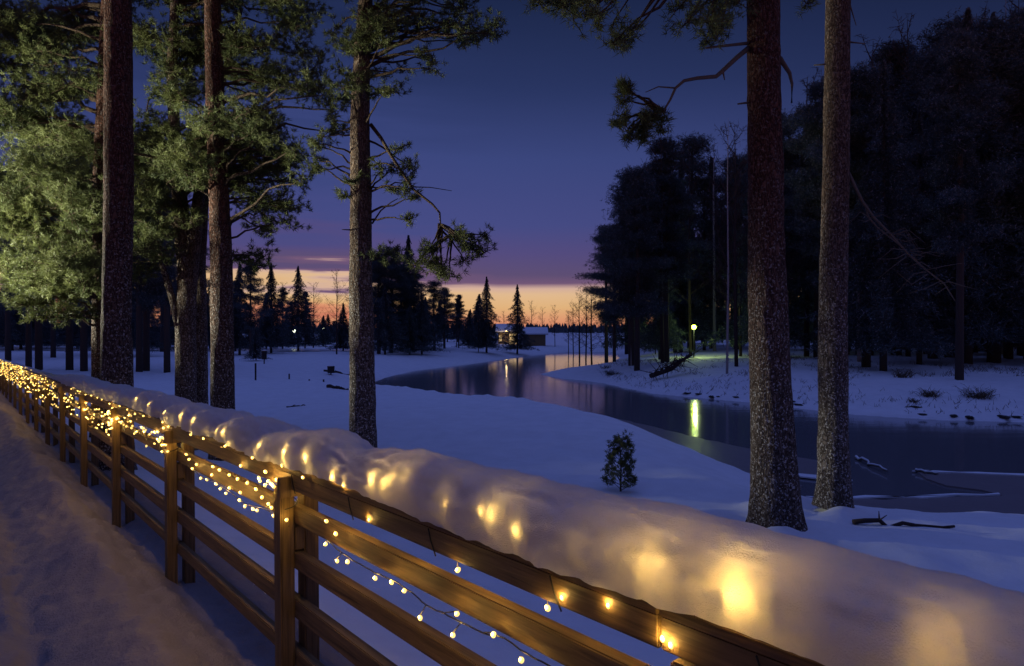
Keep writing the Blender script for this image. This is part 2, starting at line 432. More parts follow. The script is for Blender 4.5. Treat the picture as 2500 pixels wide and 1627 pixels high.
# icy road across the meadow
xr, yr = np.meshgrid(np.linspace(-62, -16, 90), np.linspace(0, 1, 10), indexing='ij')
yy_ = 76 + 4 * np.sin(xr * .06) + yr * 9
M['glaze'] = snow_mat('glazed_road', 3, .2, (.62, .60, .62)); M['glaze'].node_tree.nodes['Principled BSDF'].inputs['Roughness'].default_value = .3
M['glaze'].node_tree.nodes['Principled BSDF'].inputs['Specular IOR Level'].default_value = .9
tag(grid_mesh('road', xr, yy_, ground_z(xr, yy_) + .05, M['glaze']), kind='structure')
# river
mb = MB(); mb.add([(-60, 4, WL), (160, 4, WL), (160, 120, WL), (-60, 120, WL)], [(0, 1, 2, 3)])
tag(mb.build('water', M['water']), kind='structure')

def slab(name, pxs, z, mtl, th=.05):
    pts = [wp(*p) for p in pxs]
    # resample with small jitter so that the rim is ragged
    q = []
    for i in range(len(pts)):
        a = np.array(pts[i]); b_ = np.array(pts[(i + 1) % len(pts)]); n = max(1, int(np.linalg.norm(b_ - a) / .35))
        for k in range(n):
            p = a + (b_ - a) * k / n; q.append((p[0] + random.gauss(0, .05), p[1] + random.gauss(0, .05)))
    n = len(q); mb = MB()
    mb.add([(x, y, z) for x, y in q] + [(x, y, z - th) for x, y in q], [tuple(range(n))] + [(i, n + i, n + (i + 1) % n, (i + 1) % n) for i in range(n)])
    return mb.build(name, mtl)
tag(slab('ice_shelf', [(1290, 990), (1400, 1006), (1500, 1024), (1600, 1046), (1700, 1071), (1800, 1093), (1900, 1108), (1990, 1128), (2075, 1140),
                  (2070, 1152), (1990, 1166), (1900, 1172), (1960, 1190), (1930, 1215), (1850, 1185), (1700, 1122), (1600, 1084), (1450, 1033), (1300, 1001)], WL + .035, M['ice']), 'thin grey ice shelf along the near bank behind the two right-hand trunks', 'ice', kind='structure')
tag(slab('ice_shelf', [(2235, 1156), (2340, 1160), (2500, 1166), (2800, 1180), (3300, 1400), (2500, 1318), (2050, 1290), (1950, 1262), (1930, 1222), (2000, 1224), (2150, 1222), (2300, 1220),
                  (2450, 1212), (2400, 1200), (2310, 1190), (2260, 1172)], WL + .035, M['ice']), 'thin grey ice shelf at the right edge of the river', 'ice', kind='structure')
for pts in ([(2232, 1156), (2345, 1161), (2500, 1166), (2500, 1163), (2345, 1158), (2236, 1152)], [(1950, 1169), (2075, 1178), (2075, 1175), (1952, 1163)],
            [(1975, 1222), (2200, 1221), (2440, 1213), (2440, 1211), (2200, 1218), (1975, 1219)]):
    tag(slab('ice_rim', pts, WL + .055, M['snow'], .03), 'frosty white rim of snow on the ice edge', 'snow', kind='stuff')

# ------------------------------------------------------------------ railing
def FP(Y, v, z):
    """railing frame: Y depth where the railing line is met, v across, z below eye level corrected for the slope"""
    return np.array([A0 - K * Y + v * CN, Y + v * SN, z - .024 * Y])
DU = np.array([-SN, CN, -.024 * CN]); DU /= np.linalg.norm(DU)   # along the railing, away from camera
DV = np.array([CN, SN, 0.]); DZ = np.array([0, 0, 1.])
AX = [DU, DV, DZ]
fence = empty('railing', FP(2.9, .02, -1.5))
tag(fence, 'brown wooden railing of posts and five rails running along the snowy path', 'railing')
F0 = np.array(fence.location)
POST_Y = [-.23, 1.30] + [2.97 + 1.6 * k for k in range(0, 16)]
def wooden(name, c, size, mtl, ax=AX, par=fence, seg=1):
    """a bevelled timber with its own grain direction; built in local axes then rotated"""
    me = bpy.data.meshes.new(name)
    import bmesh
    bm = bmesh.new(); bmesh.ops.create_cube(bm, size=1)
    for v in bm.verts: v.co = Vector((v.co.x * size[0], v.co.y * size[1], v.co.z * size[2]))
    bmesh.ops.bevel(bm, geom=list(bm.edges), offset=min(size) * .09, segments=2, affect='EDGES')
    bm.to_mesh(me); bm.free()
    o = link(name, me, mtl, par)
    from mathutils import Matrix
    m3 = Matrix([list(ax[0]), list(ax[1]), list(ax[2])]).transposed().to_4x4()
    m3.translation = Vector(np.asarray(c) - F0)
    o.matrix_local = m3
    return o
M['railx'] = wood_mat('rail_wood_long', (.19, .118, .050), (1.4, 30, 30))
# rails: two long lengths each (one per stretch between joints every other post)
rails = [(-.541, -.612, .008, .052), (-.700, -.775, .048, .092), (-.900, -.972, .048, .092), (-1.104, -1.184, .048, .092), (-1.324, -1.39, .048, .092)]
Y0s = [-1.2, 1.37, 4.57, 7.77, 12.57, 17.37, 22.17, 27.0]
for zt, zb, v0, v1 in rails:
    for a, b_ in zip(Y0s[:-1], Y0s[1:]):
        ca = FP(a, (v0 + v1) / 2, (zt + zb) / 2); cb = FP(b_, (v0 + v1) / 2, (zt + zb) / 2)
        ln = np.linalg.norm(cb - ca) - .004
        up = np.cross(DU, DV); 
        if up[2] < 0: up = -up
        wooden('rail', (ca + cb) / 2, (ln, v1 - v0, zt - zb), M['railx'], [DU, DV, up])
for a, b_ in zip(Y0s[:-1], Y0s[1:]):
    ca = FP(a, .088, -.529); cb = FP(b_, .088, -.529)
    wooden('handrail', (ca + cb) / 2, (np.linalg.norm(cb - ca) - .004, .17, .024), M['railx'], [DU, DV, np.cross(DU, DV) * (1 if np.cross(DU, DV)[2] > 0 else -1)])
for y in POST_Y:
    hh = 1.15
    wooden('post', FP(y, .018, -.612 - hh / 2), (.085, .062, hh), M['post'], [DU, DV, DZ])
    wooden('post', FP(y, .126, -.632 - hh / 2), (.085, .066, hh), M['post'], [DU, DV, DZ])
    if y > 2: wooden('corbel', FP(y - .062, .01, -.600), (.035, .10, .085), M['post'], [DU, DV, DZ])
    wooden('spacer', FP(y, .071, -.84), (.08, .043, .10), M['post'], [DU, DV, DZ])

# snow lying on the handrail
def zs_of(Yv): return 0
uu = np.concatenate([np.linspace(-.6, 4, 420, endpoint=False), np.linspace(4, 14, 620, endpoint=False), np.linspace(14, 25, 260)])
na = 44
ang = np.linspace(-.02, 1.02, na) * PI          # from front-bottom round over the top to the back
UU, AA = np.meshgrid(uu, ang, indexing='ij')
thick = .136 * (1 - .78 * sm((UU - 8.2) / 3.5)) * (1 + .10 * vnoise(UU * 1.1, UU * 0) + .06 * vnoise(UU * 3.1, UU * 0, 3))
thick = thick + .03 * np.exp(-((UU - 2.78) / .12) ** 2) - .03 * np.exp(-((UU - 2.52) / .09) ** 2) + .018 * np.exp(-((UU - 2.2) / .16) ** 2)
rip_amt = sm((UU - 2.2) / 1.2)
phase = UU * 2 * PI / .50 + 2.2 * vnoise(UU * .9, UU * 0, 5) + 1.5 * (AA - PI / 2)
rip = np.abs(np.sin(phase / 2)) ** .8
notch = 1 - rip_amt * .30 * (1 - rip) - .07 * np.clip(fbm(UU * 2.3, AA * .8, 3, 6), 0, 1) - .02 * fbm(UU * 9, AA * 5, 3, 3)
wid = (.122 + .02 * vnoise(UU * 1.3, UU * 0, 2)) * (1 - .45 * sm((UU - 8.2) / 3.5))
rr_v = wid * (1 - (1 - notch) * .55) * (1 + .03 * fbm(UU * 5, AA * 2, 3, 1)); rr_z = thick * notch * (1 + .03 * fbm(UU * 5, AA * 2, 3, 4))
grain = .0045 * fbm(UU * 22, AA * 7, 3, 6) - .010 * np.clip(fbm(UU * 9, AA * 3.2, 2, 2) - .55, 0, 1)
rr_v = rr_v + grain; rr_z = rr_z + grain
cv = np.cos(AA) * -1; sv = np.sin(AA)
se = lambda t, p: np.sign(t) * np.abs(t) ** p
vq = .118 + rr_v * se(cv, .9)
zq = -.508 + .022 * sm((2.0 - UU) / 1.2) + rr_z * se(sv, .85) - .012 * np.clip(-sv, 0, 1)
# ragged lower lip
lip = np.exp(-(AA / .35) ** 2)
lip2 = np.exp(-(AA / .22) ** 2)
zq = zq - lip2 * (.012 * fbm(UU * 2.7, UU * 0, 4, 2) + .004 * fbm(UU * 31, UU * 0, 2, 5))
vq = vq - lip2 * .006 * fbm(UU * 19, UU * 0, 3, 1)
Xs = A0 - K * UU + vq * CN; Ys = UU + vq * SN; Zs = zq - .024 * UU
snowcap = grid_mesh('snow_cap', Xs, Ys, Zs, M['rail_snow'])
tag(snowcap, 'thick rippled ridge of snow lying along the top of the wooden railing', 'snow', kind='stuff')
SNOW_SURF = (uu, ang, Xs, Ys, Zs)

# snow crumbs on the lower rail near the first posts are ground snow seen between rails
# ------------------------------------------------------------------ light strings
bm_ = MB(); bm_.sphere((0, 0, 0), .0072, 10, 8, (1, 1, 1.2)); bulb_me = bm_.build('bulb', M['bulb'], None, True)
bulb_data = bulb_me.data; bpy.data.objects.remove(bulb_me)
cap_ = MB(); cap_.tube([(0, 0, .006), (0, 0, .017)], [.0042, .0036], 8); cap_o = cap_.build('socket', M['wire']); cap_data = cap_o.data; bpy.data.objects.remove(cap_o)
def light_obj(name, loc, power, col, radius, parent=None, typ='POINT'):
    d = bpy.data.lights.new(name, typ); d.energy = power; d.color = col
    d.shadow_soft_size = radius
    o = bpy.data.objects.new(name, d); C.objects.link(o); o.location = loc
    if parent is not None:
        o.parent = parent; o.location = Vector(loc) - parent.location
    return o
WARM = (1.0, .61, .14)
def light_string(label, wires, bulbs, extra_scale=1.0, every=1, pw=.13):
    base = Vector(bulbs[0]); root = empty('light_string', base)
    tag(root, label, 'string lights', 'warm string lights on the railing')
    for wpts, r in wires:
        mb = MB(); mb.tube(np.asarray(wpts) - np.array(base), r, 5, True); mb.build('wire', M['wire'], root, True)
    for i in range(0, len(bulbs), every):
        l = light_obj('bulb_light', Vector(bulbs[i]) + Vector((-DV[0], -DV[1], 0)) * .011 + Vector((0, 0, .006)), pw * every, WARM, .004, root)
    for b_ in bulbs[:100]:
        o = bpy.data.objects.new('bulb', bulb_data); C.objects.link(o); o.parent = root; o.location = Vector(b_) - base
        o.rotation_euler = (random.uniform(-.7, .7), random.uniform(-.7, .7), 0); o.scale = (extra_scale,) * 3
    if len(bulbs) > 100:
        mb = MB()
        for b_ in bulbs[100:]: mb.sphere(np.array(b_) - np.array(base), .0065 * extra_scale, 7, 5)
        o = mb.build('bulb_cluster', M['bulb'], root); o['kind'] = 'stuff'
    return root
def on_plane(px, py, v):
    """point of the railing-parallel plane at offset v seen at this pixel"""
    a = A0 + v / CN
    # X = a - K*Y ; X/Y = (px-CX)/F
    Y = a / ((px - CX) / F + K)
    return P(px, py, Y)
def smoothline(pts, n=8):
    pts = np.asarray(pts, float); t = np.arange(len(pts)); tt = np.linspace(0, len(pts) - 1, (len(pts) - 1) * n + 1)
    return np.stack([np.interp(tt, t, pts[:, k]) for k in range(3)], -1)

near_px = [(903, 1270), (797, 1273), (820, 1304), (795, 1329), (823, 1370), (849, 1372), (916, 1412), (956, 1422), (987, 1443), (1118, 1392), (1026, 1509), (1116, 1499),
           (1106, 1551), (1205, 1550), (1337, 1485), (1375, 1461), (1488, 1478), (1273, 1612), (1620, 1560), (1640, 1575)]
hang = [on_plane(x, y, .012) for x, y in near_px]
w1 = [on_plane(x, y, .014) for x, y in [(797, 1318), (835, 1350), (880, 1378), (916, 1400), (955, 1416), (987, 1433), (1015, 1455), (1040, 1478), (1080, 1497), (1125, 1520), (1180, 1545), (1230, 1560), (1290, 1600), (1340, 1625), (1420, 1680)]]
w1s = smoothline(w1, 3); w1s[1:-1] += rng.normal(0, .0012, w1s[1:-1].shape)
wires = [(w1s, .0022)]
for (a, b_) in [((903, 1240), (903, 1264)), ((1118, 1330), (1118, 1386)), ((1337, 1440), (1337, 1480)), ((1375, 1410), (1375, 1455)), ((1488, 1440), (1488, 1472)),
               ((1040, 1478), (1026, 1503)), ((1125, 1520), (1106, 1546)), ((1080, 1497), (1116, 1493)), ((835, 1350), (823, 1364)), ((1180, 1545), (1205, 1545))]:
    wires.append(([on_plane(*a, .014), on_plane(*b_, .012)], .0018))
# loops of wire round the top rail
for y in np.arange(.75, 2.9, .42):
    wires.append((smoothline([FP(y, .004, -.62), FP(y + .02, .003, -.58), FP(y + .03, .002, -.545)], 2), .0022))
light_string('sparse warm bulbs hanging under the near railing bay in front of the closest post', wires, hang)

def scatter_string(label, y0, y1, per_m, rails_z, v=(.008, .034), zj=.03, scale=1.0, top=True, every=2):
    n = int((y1 - y0) / CN * per_m); bs = []
    for i in range(n):
        t = (i + random.random()) / n; y = y0 + (y1 - y0) * t
        zc = random.choice(rails_z); bs.append(tuple(FP(y, random.uniform(*v), zc + random.gauss(0, zj))))
    random.shuffle(bs)
    ws = []
    for zc in sorted(set(rails_z)):
        m_ = int((y1 - y0) * 9); line = []
        for i in range(m_ + 1):
            y = y0 + (y1 - y0) * i / m_; s = math.sin(i * 2.1)
            line.append(FP(y, .030 - .012 * abs(s), zc + .03 * s + random.gauss(0, .008)))
        ws.append((line, .0022))
    return light_string(label, ws, bs, scale, every)
# second bay: bulbs under the second rail
b2 = [(x, y) for x, y in [(490, 1168), (505, 1172), (517, 1160), (527, 1182), (538, 1194), (552, 1205), (560, 1192), (585, 1222), (598, 1237), (617, 1243), (628, 1247), (587, 1203), (663, 1240), (668, 1260), (690, 1272),
      (588, 1138), (635, 1175), (632, 1168), (662, 1182), (377, 1055), (545, 1092), (700, 1270), (470, 1145), (480, 1135), (455, 1110), (462, 1122), (640, 1215), (655, 1231), (676, 1205), (520, 1140), (536, 1148), (560, 1160), (604, 1180), (625, 1195), (580, 1170)]]
w2 = smoothline([on_plane(x, y, .02) for x, y in [(455, 1130), (490, 1165), (530, 1180), (560, 1200), (600, 1232), (640, 1240), (670, 1255), (705, 1285)]], 4)
light_string('warm bulbs drooping under the second rail between the two closest posts', [(w2, .0022)], [on_plane(x, y, .02 if i % 3 else .0) for i, (x, y) in enumerate(b2)])
# posts wrapped in bulbs
for k, (yy, lab, n) in enumerate([(2.97, 'bulbs wound around the head of the closest railing post', 9), (4.57, 'bulbs wound around the head of the second closest railing post', 13), (6.17, 'bulbs wound around the head of the third closest railing post', 26)]):
    bs = [tuple(FP(yy + random.uniform(-.07, .13 if k else .10), random.choice((-.026, -.02 + .05 * random.random())), random.uniform(-.74, -.56) if k else random.uniform(-.63, -.56))) for _ in range(n)]
    ln = [FP(yy + .055 * math.cos(a), .02 + .045 * math.sin(a), -.58 - .012 * a) for a in np.linspace(0, 10, 40)]
    light_string('warm ' + lab, [(ln, .0022)], bs)
scatter_string('warm bulbs spread along the rails between the second and third closest posts', 4.6, 6.2, 20, [-.66, -.66, -.70, -.60])
scatter_string('tangled warm bulbs along the rails between the third and fifth closest posts', 6.2, 9.4, 19, [-.58, -.68, -.72, -.80])
scatter_string('dense tangle of warm bulbs between the fifth and eighth closest posts', 9.4, 14.2, 20, [-.53, -.60, -.68, -.76, -.86], scale=1.15, v=(-.06, .03), every=4)
scatter_string('dense tangle of warm bulbs at the far left end of the railing', 14.2, 27, 24, [-.50, -.60, -.68, -.78, -.88], scale=1.4, v=(-.08, .03), every=6)

# bulbs buried in the snow ridge; each is a real bulb shining through
root = empty('light_string', FP(2.0, -.05, -.50)); tag(root, 'warm bulbs buried in the snow ridge on the railing, glowing through it', 'string lights', 'warm string lights on the railing')
RB = Vector(root.location)
buried = [(1119, 1262, .030, .35), (1187, 1306, .022, .30), (1523, 1372, .050, .62), (1712, 1432, .046, 1.35), (2216, 1585, .075, .28), (1390, 1240, .07, .10), (1000, 1200, .06, .15),
          (838, 1172, .025, .9), (752, 1172, .02, .7), (688, 1118, .02, .7), (640, 1095, .02, .6), (580, 1068, .02, .8), (500, 1035, .02, .8), (478, 1025, .02, .5), (430, 1012, .02, .8), (395, 1000, .02, .6),
          (355, 985, .02, .8), (318, 968, .02, .9), (290, 962, .02, .8), (905, 1120, .05, .3), (775, 1190, .015, .5), (1135, 1225, .045, .25), (1095, 1262, .02, .15), (1500, 1330, .06, .22), (1480, 1385, .035, .12), (1690, 1385, .05, .35), (1735, 1455, .03, .2), (1690, 1470, .025, .1), (860, 1160, .03, .5), (878, 1135, .03, .3), (1010, 1235, .02, .06), (2180, 1560, .05, .12), (2250, 1530, .07, .12), (1420, 1290, .05, .12), (1320, 1350, .06, .12), (1640, 1470, .05, .22), (1850, 1510, .07, .12)]
for x, y, dpt, pw in buried:
    # nearest point of the ridge surface, then step inward
    a = on_plane(x, y, -.10)
    d2 = (Xs - a[0]) ** 2 + (Ys - a[1]) ** 2 + (Zs - a[2]) ** 2
    i, j = np.unravel_index(np.argmin(d2), d2.shape)
    s_ = np.array([Xs[i, j], Ys[i, j], Zs[i, j]]); c_ = FP(uu[i], .10, -.47)
    dr = c_ - s_; dr /= np.linalg.norm(dr); p = s_ + dr * dpt
    o = bpy.data.objects.new('bulb', bulb_data); C.objects.link(o); o.parent = root; o.location = Vector(p) - RB
    light_obj('bulb_light', p - dr * .009, pw * .26, WARM, .004, root)

bs = [tuple(FP(y + random.gauss(0, .02), .074, -.615 + random.gauss(0, .012))) for y in np.arange(.85, 6.1, .14)]  # added, mostly hidden bulbs that brighten the top face of the second rail
light_string('warm bulbs added behind the top rail to light the second rail, near bays', [([FP(y, .066, -.60 - .012 * math.sin(y * 23)) for y in np.arange(.8, 6.2, .05)], .0022)], bs, .8, 1, .26)
bs = [tuple(FP(y + random.gauss(0, .05), -.022 + random.gauss(0, .004), -.520 + random.gauss(0, .006))) for y in np.arange(2.6, 8.6, .30)]
light_string('warm bulbs peeping out along the foot of the rippled snow ridge', [], bs, .8, 1, .10)
# ------------------------------------------------------------------ foliage and trees
def unit(n):
    v = rng.normal(size=(n, 3)); return v / np.linalg.norm(v, axis=1)[:, None]
def tufts(cent, direc, nn, length, width):
    """needle tufts: triangles fanning out round a twig end"""
    n = len(cent); c = np.repeat(cent, nn, 0)
    if np.ndim(length): length = np.repeat(np.asarray(length).reshape(-1, 1), nn, 0)
    d = np.repeat(direc, nn, 0) * .75 + unit(n * nn) * .9
    d /= np.linalg.norm(d, axis=1)[:, None]
    c = c + unit(n * nn) * length * .28
    s = np.cross(d, unit(n * nn)); s /= np.linalg.norm(s, axis=1)[:, None] + 1e-9
    ln = length * rng.uniform(.6, 1.25, (n * nn, 1)); w_ = width * rng.uniform(.7, 1.2, (n * nn, 1)) / 2
    return np.stack([c - s * w_, c + s * w_, c + d * ln], 1)
def pad(center, r, dens=1.0, flat=.55, nn=18, ln=.085, wd=.012):
    """one layered spray of pine foliage: tufts clustered on shoots radiating from its heart"""
    n_sh = max(5, int(18 * (r / .6) ** 1.6 * dens)); T = []; tw = []
    for _ in range(n_sh):
        d = unit(1)[0]; d[2] = d[2] * flat + .12; d /= np.linalg.norm(d)
        L_ = r * rng.uniform(.55, 1.05)
        k = max(3, int(L_ / .062)); t = np.linspace(.28, 1, k)[:, None]
        p = center + d * np.array([1, 1, flat + .25]) * L_ * t + np.array([0, 0, .16 * r]) * t ** 2
        p = p + rng.normal(0, .05 * r + .02, (k, 3))
        T.append(tufts(p, np.repeat(d[None] * .7 + [0, 0, .3], k, 0), nn, ln, wd))
        tw.append((center, p[k // 2], p[-1]))
    return np.concatenate(T), tw
def limb_path(a, b_, n=7, sag=.1, jit=.05):
    a = np.asarray(a, float); b_ = np.asarray(b_, float); t = np.linspace(0, 1, n)[:, None]
    p = a + (b_ - a) * t; ln = np.linalg.norm(b_ - a)
    p[:, 2] += (ln * sag * np.sin(t[:, 0] * PI))
    p[1:-1] += rng.normal(0, jit * ln / n * 1.6, (n - 2, 3)); return p
def trunk_mesh(mb, pts, rad, n=40, seg=160, rough=.04, flare=.20, seed=0):
    pts = np.asarray(pts, float); rad = np.asarray(rad, float); t = np.linspace(0, 1, len(pts)); tt = np.linspace(0, 1, seg)
    c = np.stack([np.interp(tt, t, pts[:, k]) for k in range(3)], -1); r = np.interp(tt, t, rad)
    h = c[:, 2] - c[0, 2]
    r = r * (1 + flare * np.exp(-h / .22))
    a = np.linspace(0, 2 * PI, n, endpoint=False)
    Hh, Aa = np.meshgrid(h, a, indexing='ij')
    # plates of bark: periodic noise round the girth
    ca, sa = np.cos(Aa), np.sin(Aa)
    q = fbm(ca * 3.1 + seed * 3.3 + Hh * .9, sa * 3.1 + Hh * 2.1, 3, 1) + .8 * fbm(ca * 7 + Hh * 3 + 9, sa * 7 - Hh * 5.3 + seed, 2, 4)
    Rr = r[:, None] * (1 + rough * q) + flare * .35 * r[:, None] * np.exp(-Hh / .25) * np.sin(Aa * 5 + seed)
    V_ = np.stack([c[:, 0:1] + Rr * ca, c[:, 1:2] + Rr * sa, c[:, 2:3] + 0 * Rr], -1).reshape(-1, 3)
    f = [(i * n + j, i * n + (j + 1) % n, (i + 1) * n + (j + 1) % n, (i + 1) * n + j) for i in range(seg - 1) for j in range(n)]
    mb.add(V_, f)

def near_pine(name, label, trunk_pts, trunk_r, bark, pads, group=None, bare=(), extra_trunks=(), attach=None, zmin=None, nn=18, wd=.012, seed=0, dens=1.0, dead=False):
    base = np.array(trunk_pts[0], float)
    root = empty(name, base); tag(root, label, 'pine tree', group)
    mb = MB(); trunk_mesh(mb, np.asarray(trunk_pts) - base, trunk_r, seed=seed)
    mb.build('trunk', bark, root, True)
    for tp, tr_ in extra_trunks:
        mb = MB(); trunk_mesh(mb, np.asarray(tp) - base, tr_, seed=seed + 5, flare=.0); mb.build('trunk', bark, root, True)
    tp = np.asarray(trunk_pts, float)
    lim = MB(); T = []
    for pd in pads:
        c, r = pd[:2]; c = np.asarray(c, float)
        # attach a limb where the trunk is a little below or level with the pad
        zt = c[2] - .15 * abs(np.linalg.norm(c[:2] - base[:2])) + rng.normal(0, .2)
        zt = min(max(zt, tp[0, 2] + 1.5), tp[-1, 2] - .2)
        a = np.array([np.interp(zt, tp[:, 2], tp[:, k]) for k in range(3)])
        if zmin is not None and a[2] < zmin:
            zt = zmin + random.uniform(0, 1.5); a = np.array([np.interp(zt, tp[:, 2], tp[:, k]) for k in range(3)])
        if len(pd) > 2: a = np.asarray(pd[2]) + rng.normal(0, .03, 3)
        ln = np.linalg.norm(c - a)
        if ln > .12:
            pth = limb_path(a, c, 8, .06, .09)
            r0 = min(.05, .012 + .011 * ln)
            lim.tube(pth - base, np.linspace(r0, .006, 8), 6)
        tri, tw = pad(c, r, dens=dens, nn=nn, wd=wd)
        T.append(tri)
        for q in tw:
            lim.tube(np.array(q) - base, [.006, .004, .002], 3, False)
    for pth, r0, r1 in bare:
        pth = np.asarray(pth, float); bb = MB(); bb.tube(pth - base, np.linspace(r0, r1, len(pth)), 7); bb.build('branch', M['deadwood'] if dead else M['limb'], root, True)
    if lim.n: lim.build('limbs', M['limb'], root, True)
    if T:
        me = tri_mesh('crown', np.concatenate(T) - base); link('crown', me, M['needle'], root)
    return root

def vert(px_list, Y, zbase):
    """trunk centre line through 2380-view pixels at constant depth, down to zbase"""
    pts = [Q(x, y, Y) for x, y in px_list]
    pts = sorted(pts, key=lambda p: p[2])
    lo = pts[0].copy(); lo[2] = zbase
    if lo[2] < pts[0][2] - .05: pts = [lo] + pts
    else: pts[0][2] = zbase
    return pts
def up_to(pts, z):
    p = np.array(pts[-1]); q = np.array(pts[-2]); d = (p - q) / (p[2] - q[2]); pts.append(p + d * (z - p[2])); return pts
def gz(x, y): return float(ground_z(np.array([x]), np.array([y]))[0])

def field(boxes, jit=.35):
    """boxes: (x0,y0,x1,y1 in the 2380 view, depth range, count, radius range)"""
    res = []
    for (x0, y0, x1, y1, ya, yb, n, ra, rb) in boxes:
        for _ in range(n):
            Y = random.uniform(ya, yb); res.append((Q(random.uniform(x0, x1), random.uniform(y0, y1), Y), random.uniform(ra, rb)))
    return res

GP = 'tall pines standing between the railing and the river'
# T1: big dark red trunk at left; crown above the frame
Y1 = 9.0; c = Q(270, 880, Y1); p = up_to(vert([(271, 880), (270, 760), (276, 500), (275, 250), (274, 0)], Y1, gz(c[0], Y1) - .1), 12)
near_pine('pine_tree', 'tall pine with a thick dark red trunk, leftmost big trunk behind the railing', p, [.215, .19, .178, .175, .17, .162, .11][:len(p)], M['bark_red'],
          field([(20, -900, 560, -120, 8.0, 10.5, 26, .5, .8)]), GP, seed=1)
# tree behind it whose lit boughs fill the left of the picture
YA = 12.5; c = Q(236, 860, YA)
p = up_to(vert([(236, 860), (236, 400), (250, 0)], YA, gz(c[0], YA) - .1), 11)
near_pine('pine_tree', 'bushy pine at the left edge with low boughs lit pale green', p, [.17, .16, .14, .10, .06][:len(p)], M['bark_red'],
          field([(-20, 500, 120, 640, 10.5, 12.5, 9, .45, .7), (60, 540, 230, 700, 10.5, 12.5, 10, .4, .65), (90, 620, 235, 740, 10.5, 12.2, 7, .35, .5), (20, 640, 110, 720, 10.8, 12, 5, .35, .5),
                 (0, 300, 240, 500, 11, 14, 15, .5, .8), (310, 500, 395, 640, 11, 12.5, 8, .4, .55), (-40, 60, 240, 320, 12, 15, 17, .6, .95), (0, -100, 300, 80, 12, 15, 10, .6, .95), (40, 420, 230, 540, 10.8, 12, 8, .4, .6)]),
          GP, seed=2, dens=1.05)
# D: forked grey trunk
YD = 12.2; c = Q(440, 930, YD); zb = gz(c[0], YD)
p = vert([(432, 935), (432, 760), (436, 640), (424, 540), (416, 430), (405, 300), (400, 150), (410, -80)], YD, zb - .1)
e1 = [Q(440, 660, YD), Q(452, 560, YD), Q(462, 460, YD), Q(480, 330, YD + .3), Q(520, 180, YD + .5), Q(560, 20, YD + .7)]
e2 = [Q(436, 860, YD), Q(402, 700, YD - .1), Q(378, 620, YD - .2), Q(366, 560, YD - .3)]
e3 = [np.array([Q(466, 935, YD + .5)[0], YD + .5, zb - .1]), Q(464, 760, YD + .5), Q(462, 620, YD + .5), Q(470, 500, YD + .4), Q(480, 380, YD + .4)]
near_pine('pine_tree', 'forked grey pine with twin stems and a shaggy lit crown, behind the railing', p, [.20, .18, .165, .16, .14, .12, .10, .09, .06][:len(p)], M['bark_grey'],
          field([(320, 240, 520, 430, 11, 12.8, 17, .4, .65), (320, 60, 520, 260, 11.5, 13.5, 13, .5, .75), (330, 380, 400, 520, 11, 12, 6, .35, .5), (480, 330, 640, 430, 11, 13, 9, .4, .6),
                 (320, -60, 700, 80, 11.5, 14, 13, .5, .8), (380, 470, 480, 560, 11.3, 12, 4, .25, .35)]), GP,
          bare=[([Q(410, 372, YD - .3), Q(360, 366, YD - .9), Q(318, 358, YD - 1.3), Q(240, 358, YD - 1.5)], .035, .012),
                ([Q(398, 480, YD), Q(380, 465, YD - .3), Q(366, 455, YD - .5)], .014, .006),
                ([Q(410, 200, YD - .6), Q(365, 205, YD - .9), Q(345, 235, YD - 1), Q(340, 260, YD - 1)], .022, .008)],
          extra_trunks=[(e1, [.13, .115, .10, .08, .06, .04]), (e2, [.07, .06, .05, .03]), (e3, [.15, .13, .12, .10, .08])], seed=3)
# T2
Y2 = 11.0; c = Q(516, 955, Y2)
p = up_to(vert([(518, 955), (517, 800), (514, 600), (508, 420), (500, 250), (496, 60), (494, 0)], Y2, gz(c[0], Y2) - .1), 10)
near_pine('pine_tree', 'straight pine with its left side lit white, behind the third railing bay', p, [.20, .185, .175, .165, .15, .14, .13, .12, .07][:len(p)], M['bark_red'],
          field([(520, 300, 690, 420, 10, 12.5, 10, .38, .6), (560, 180, 720, 330, 10, 12, 10, .4, .6), (545, 400, 650, 560, 11, 13, 9, .38, .55), (540, 560, 620, 640, 11.5, 13, 5, .25, .4),
                 (520, 40, 720, 200, 10.5, 12.5, 11, .4, .65), (410, 300, 500, 440, 9.8, 10.8, 6, .35, .5), (520, -120, 800, 40, 10, 12.5, 10, .5, .7), (400, 130, 480, 300, 9.8, 10.8, 4, .35, .5),
                 (640, 330, 735, 440, 10, 11.5, 4, .22, .35), (700, 200, 800, 300, 10.2, 11.5, 4, .25, .38)]), GP, seed=4)
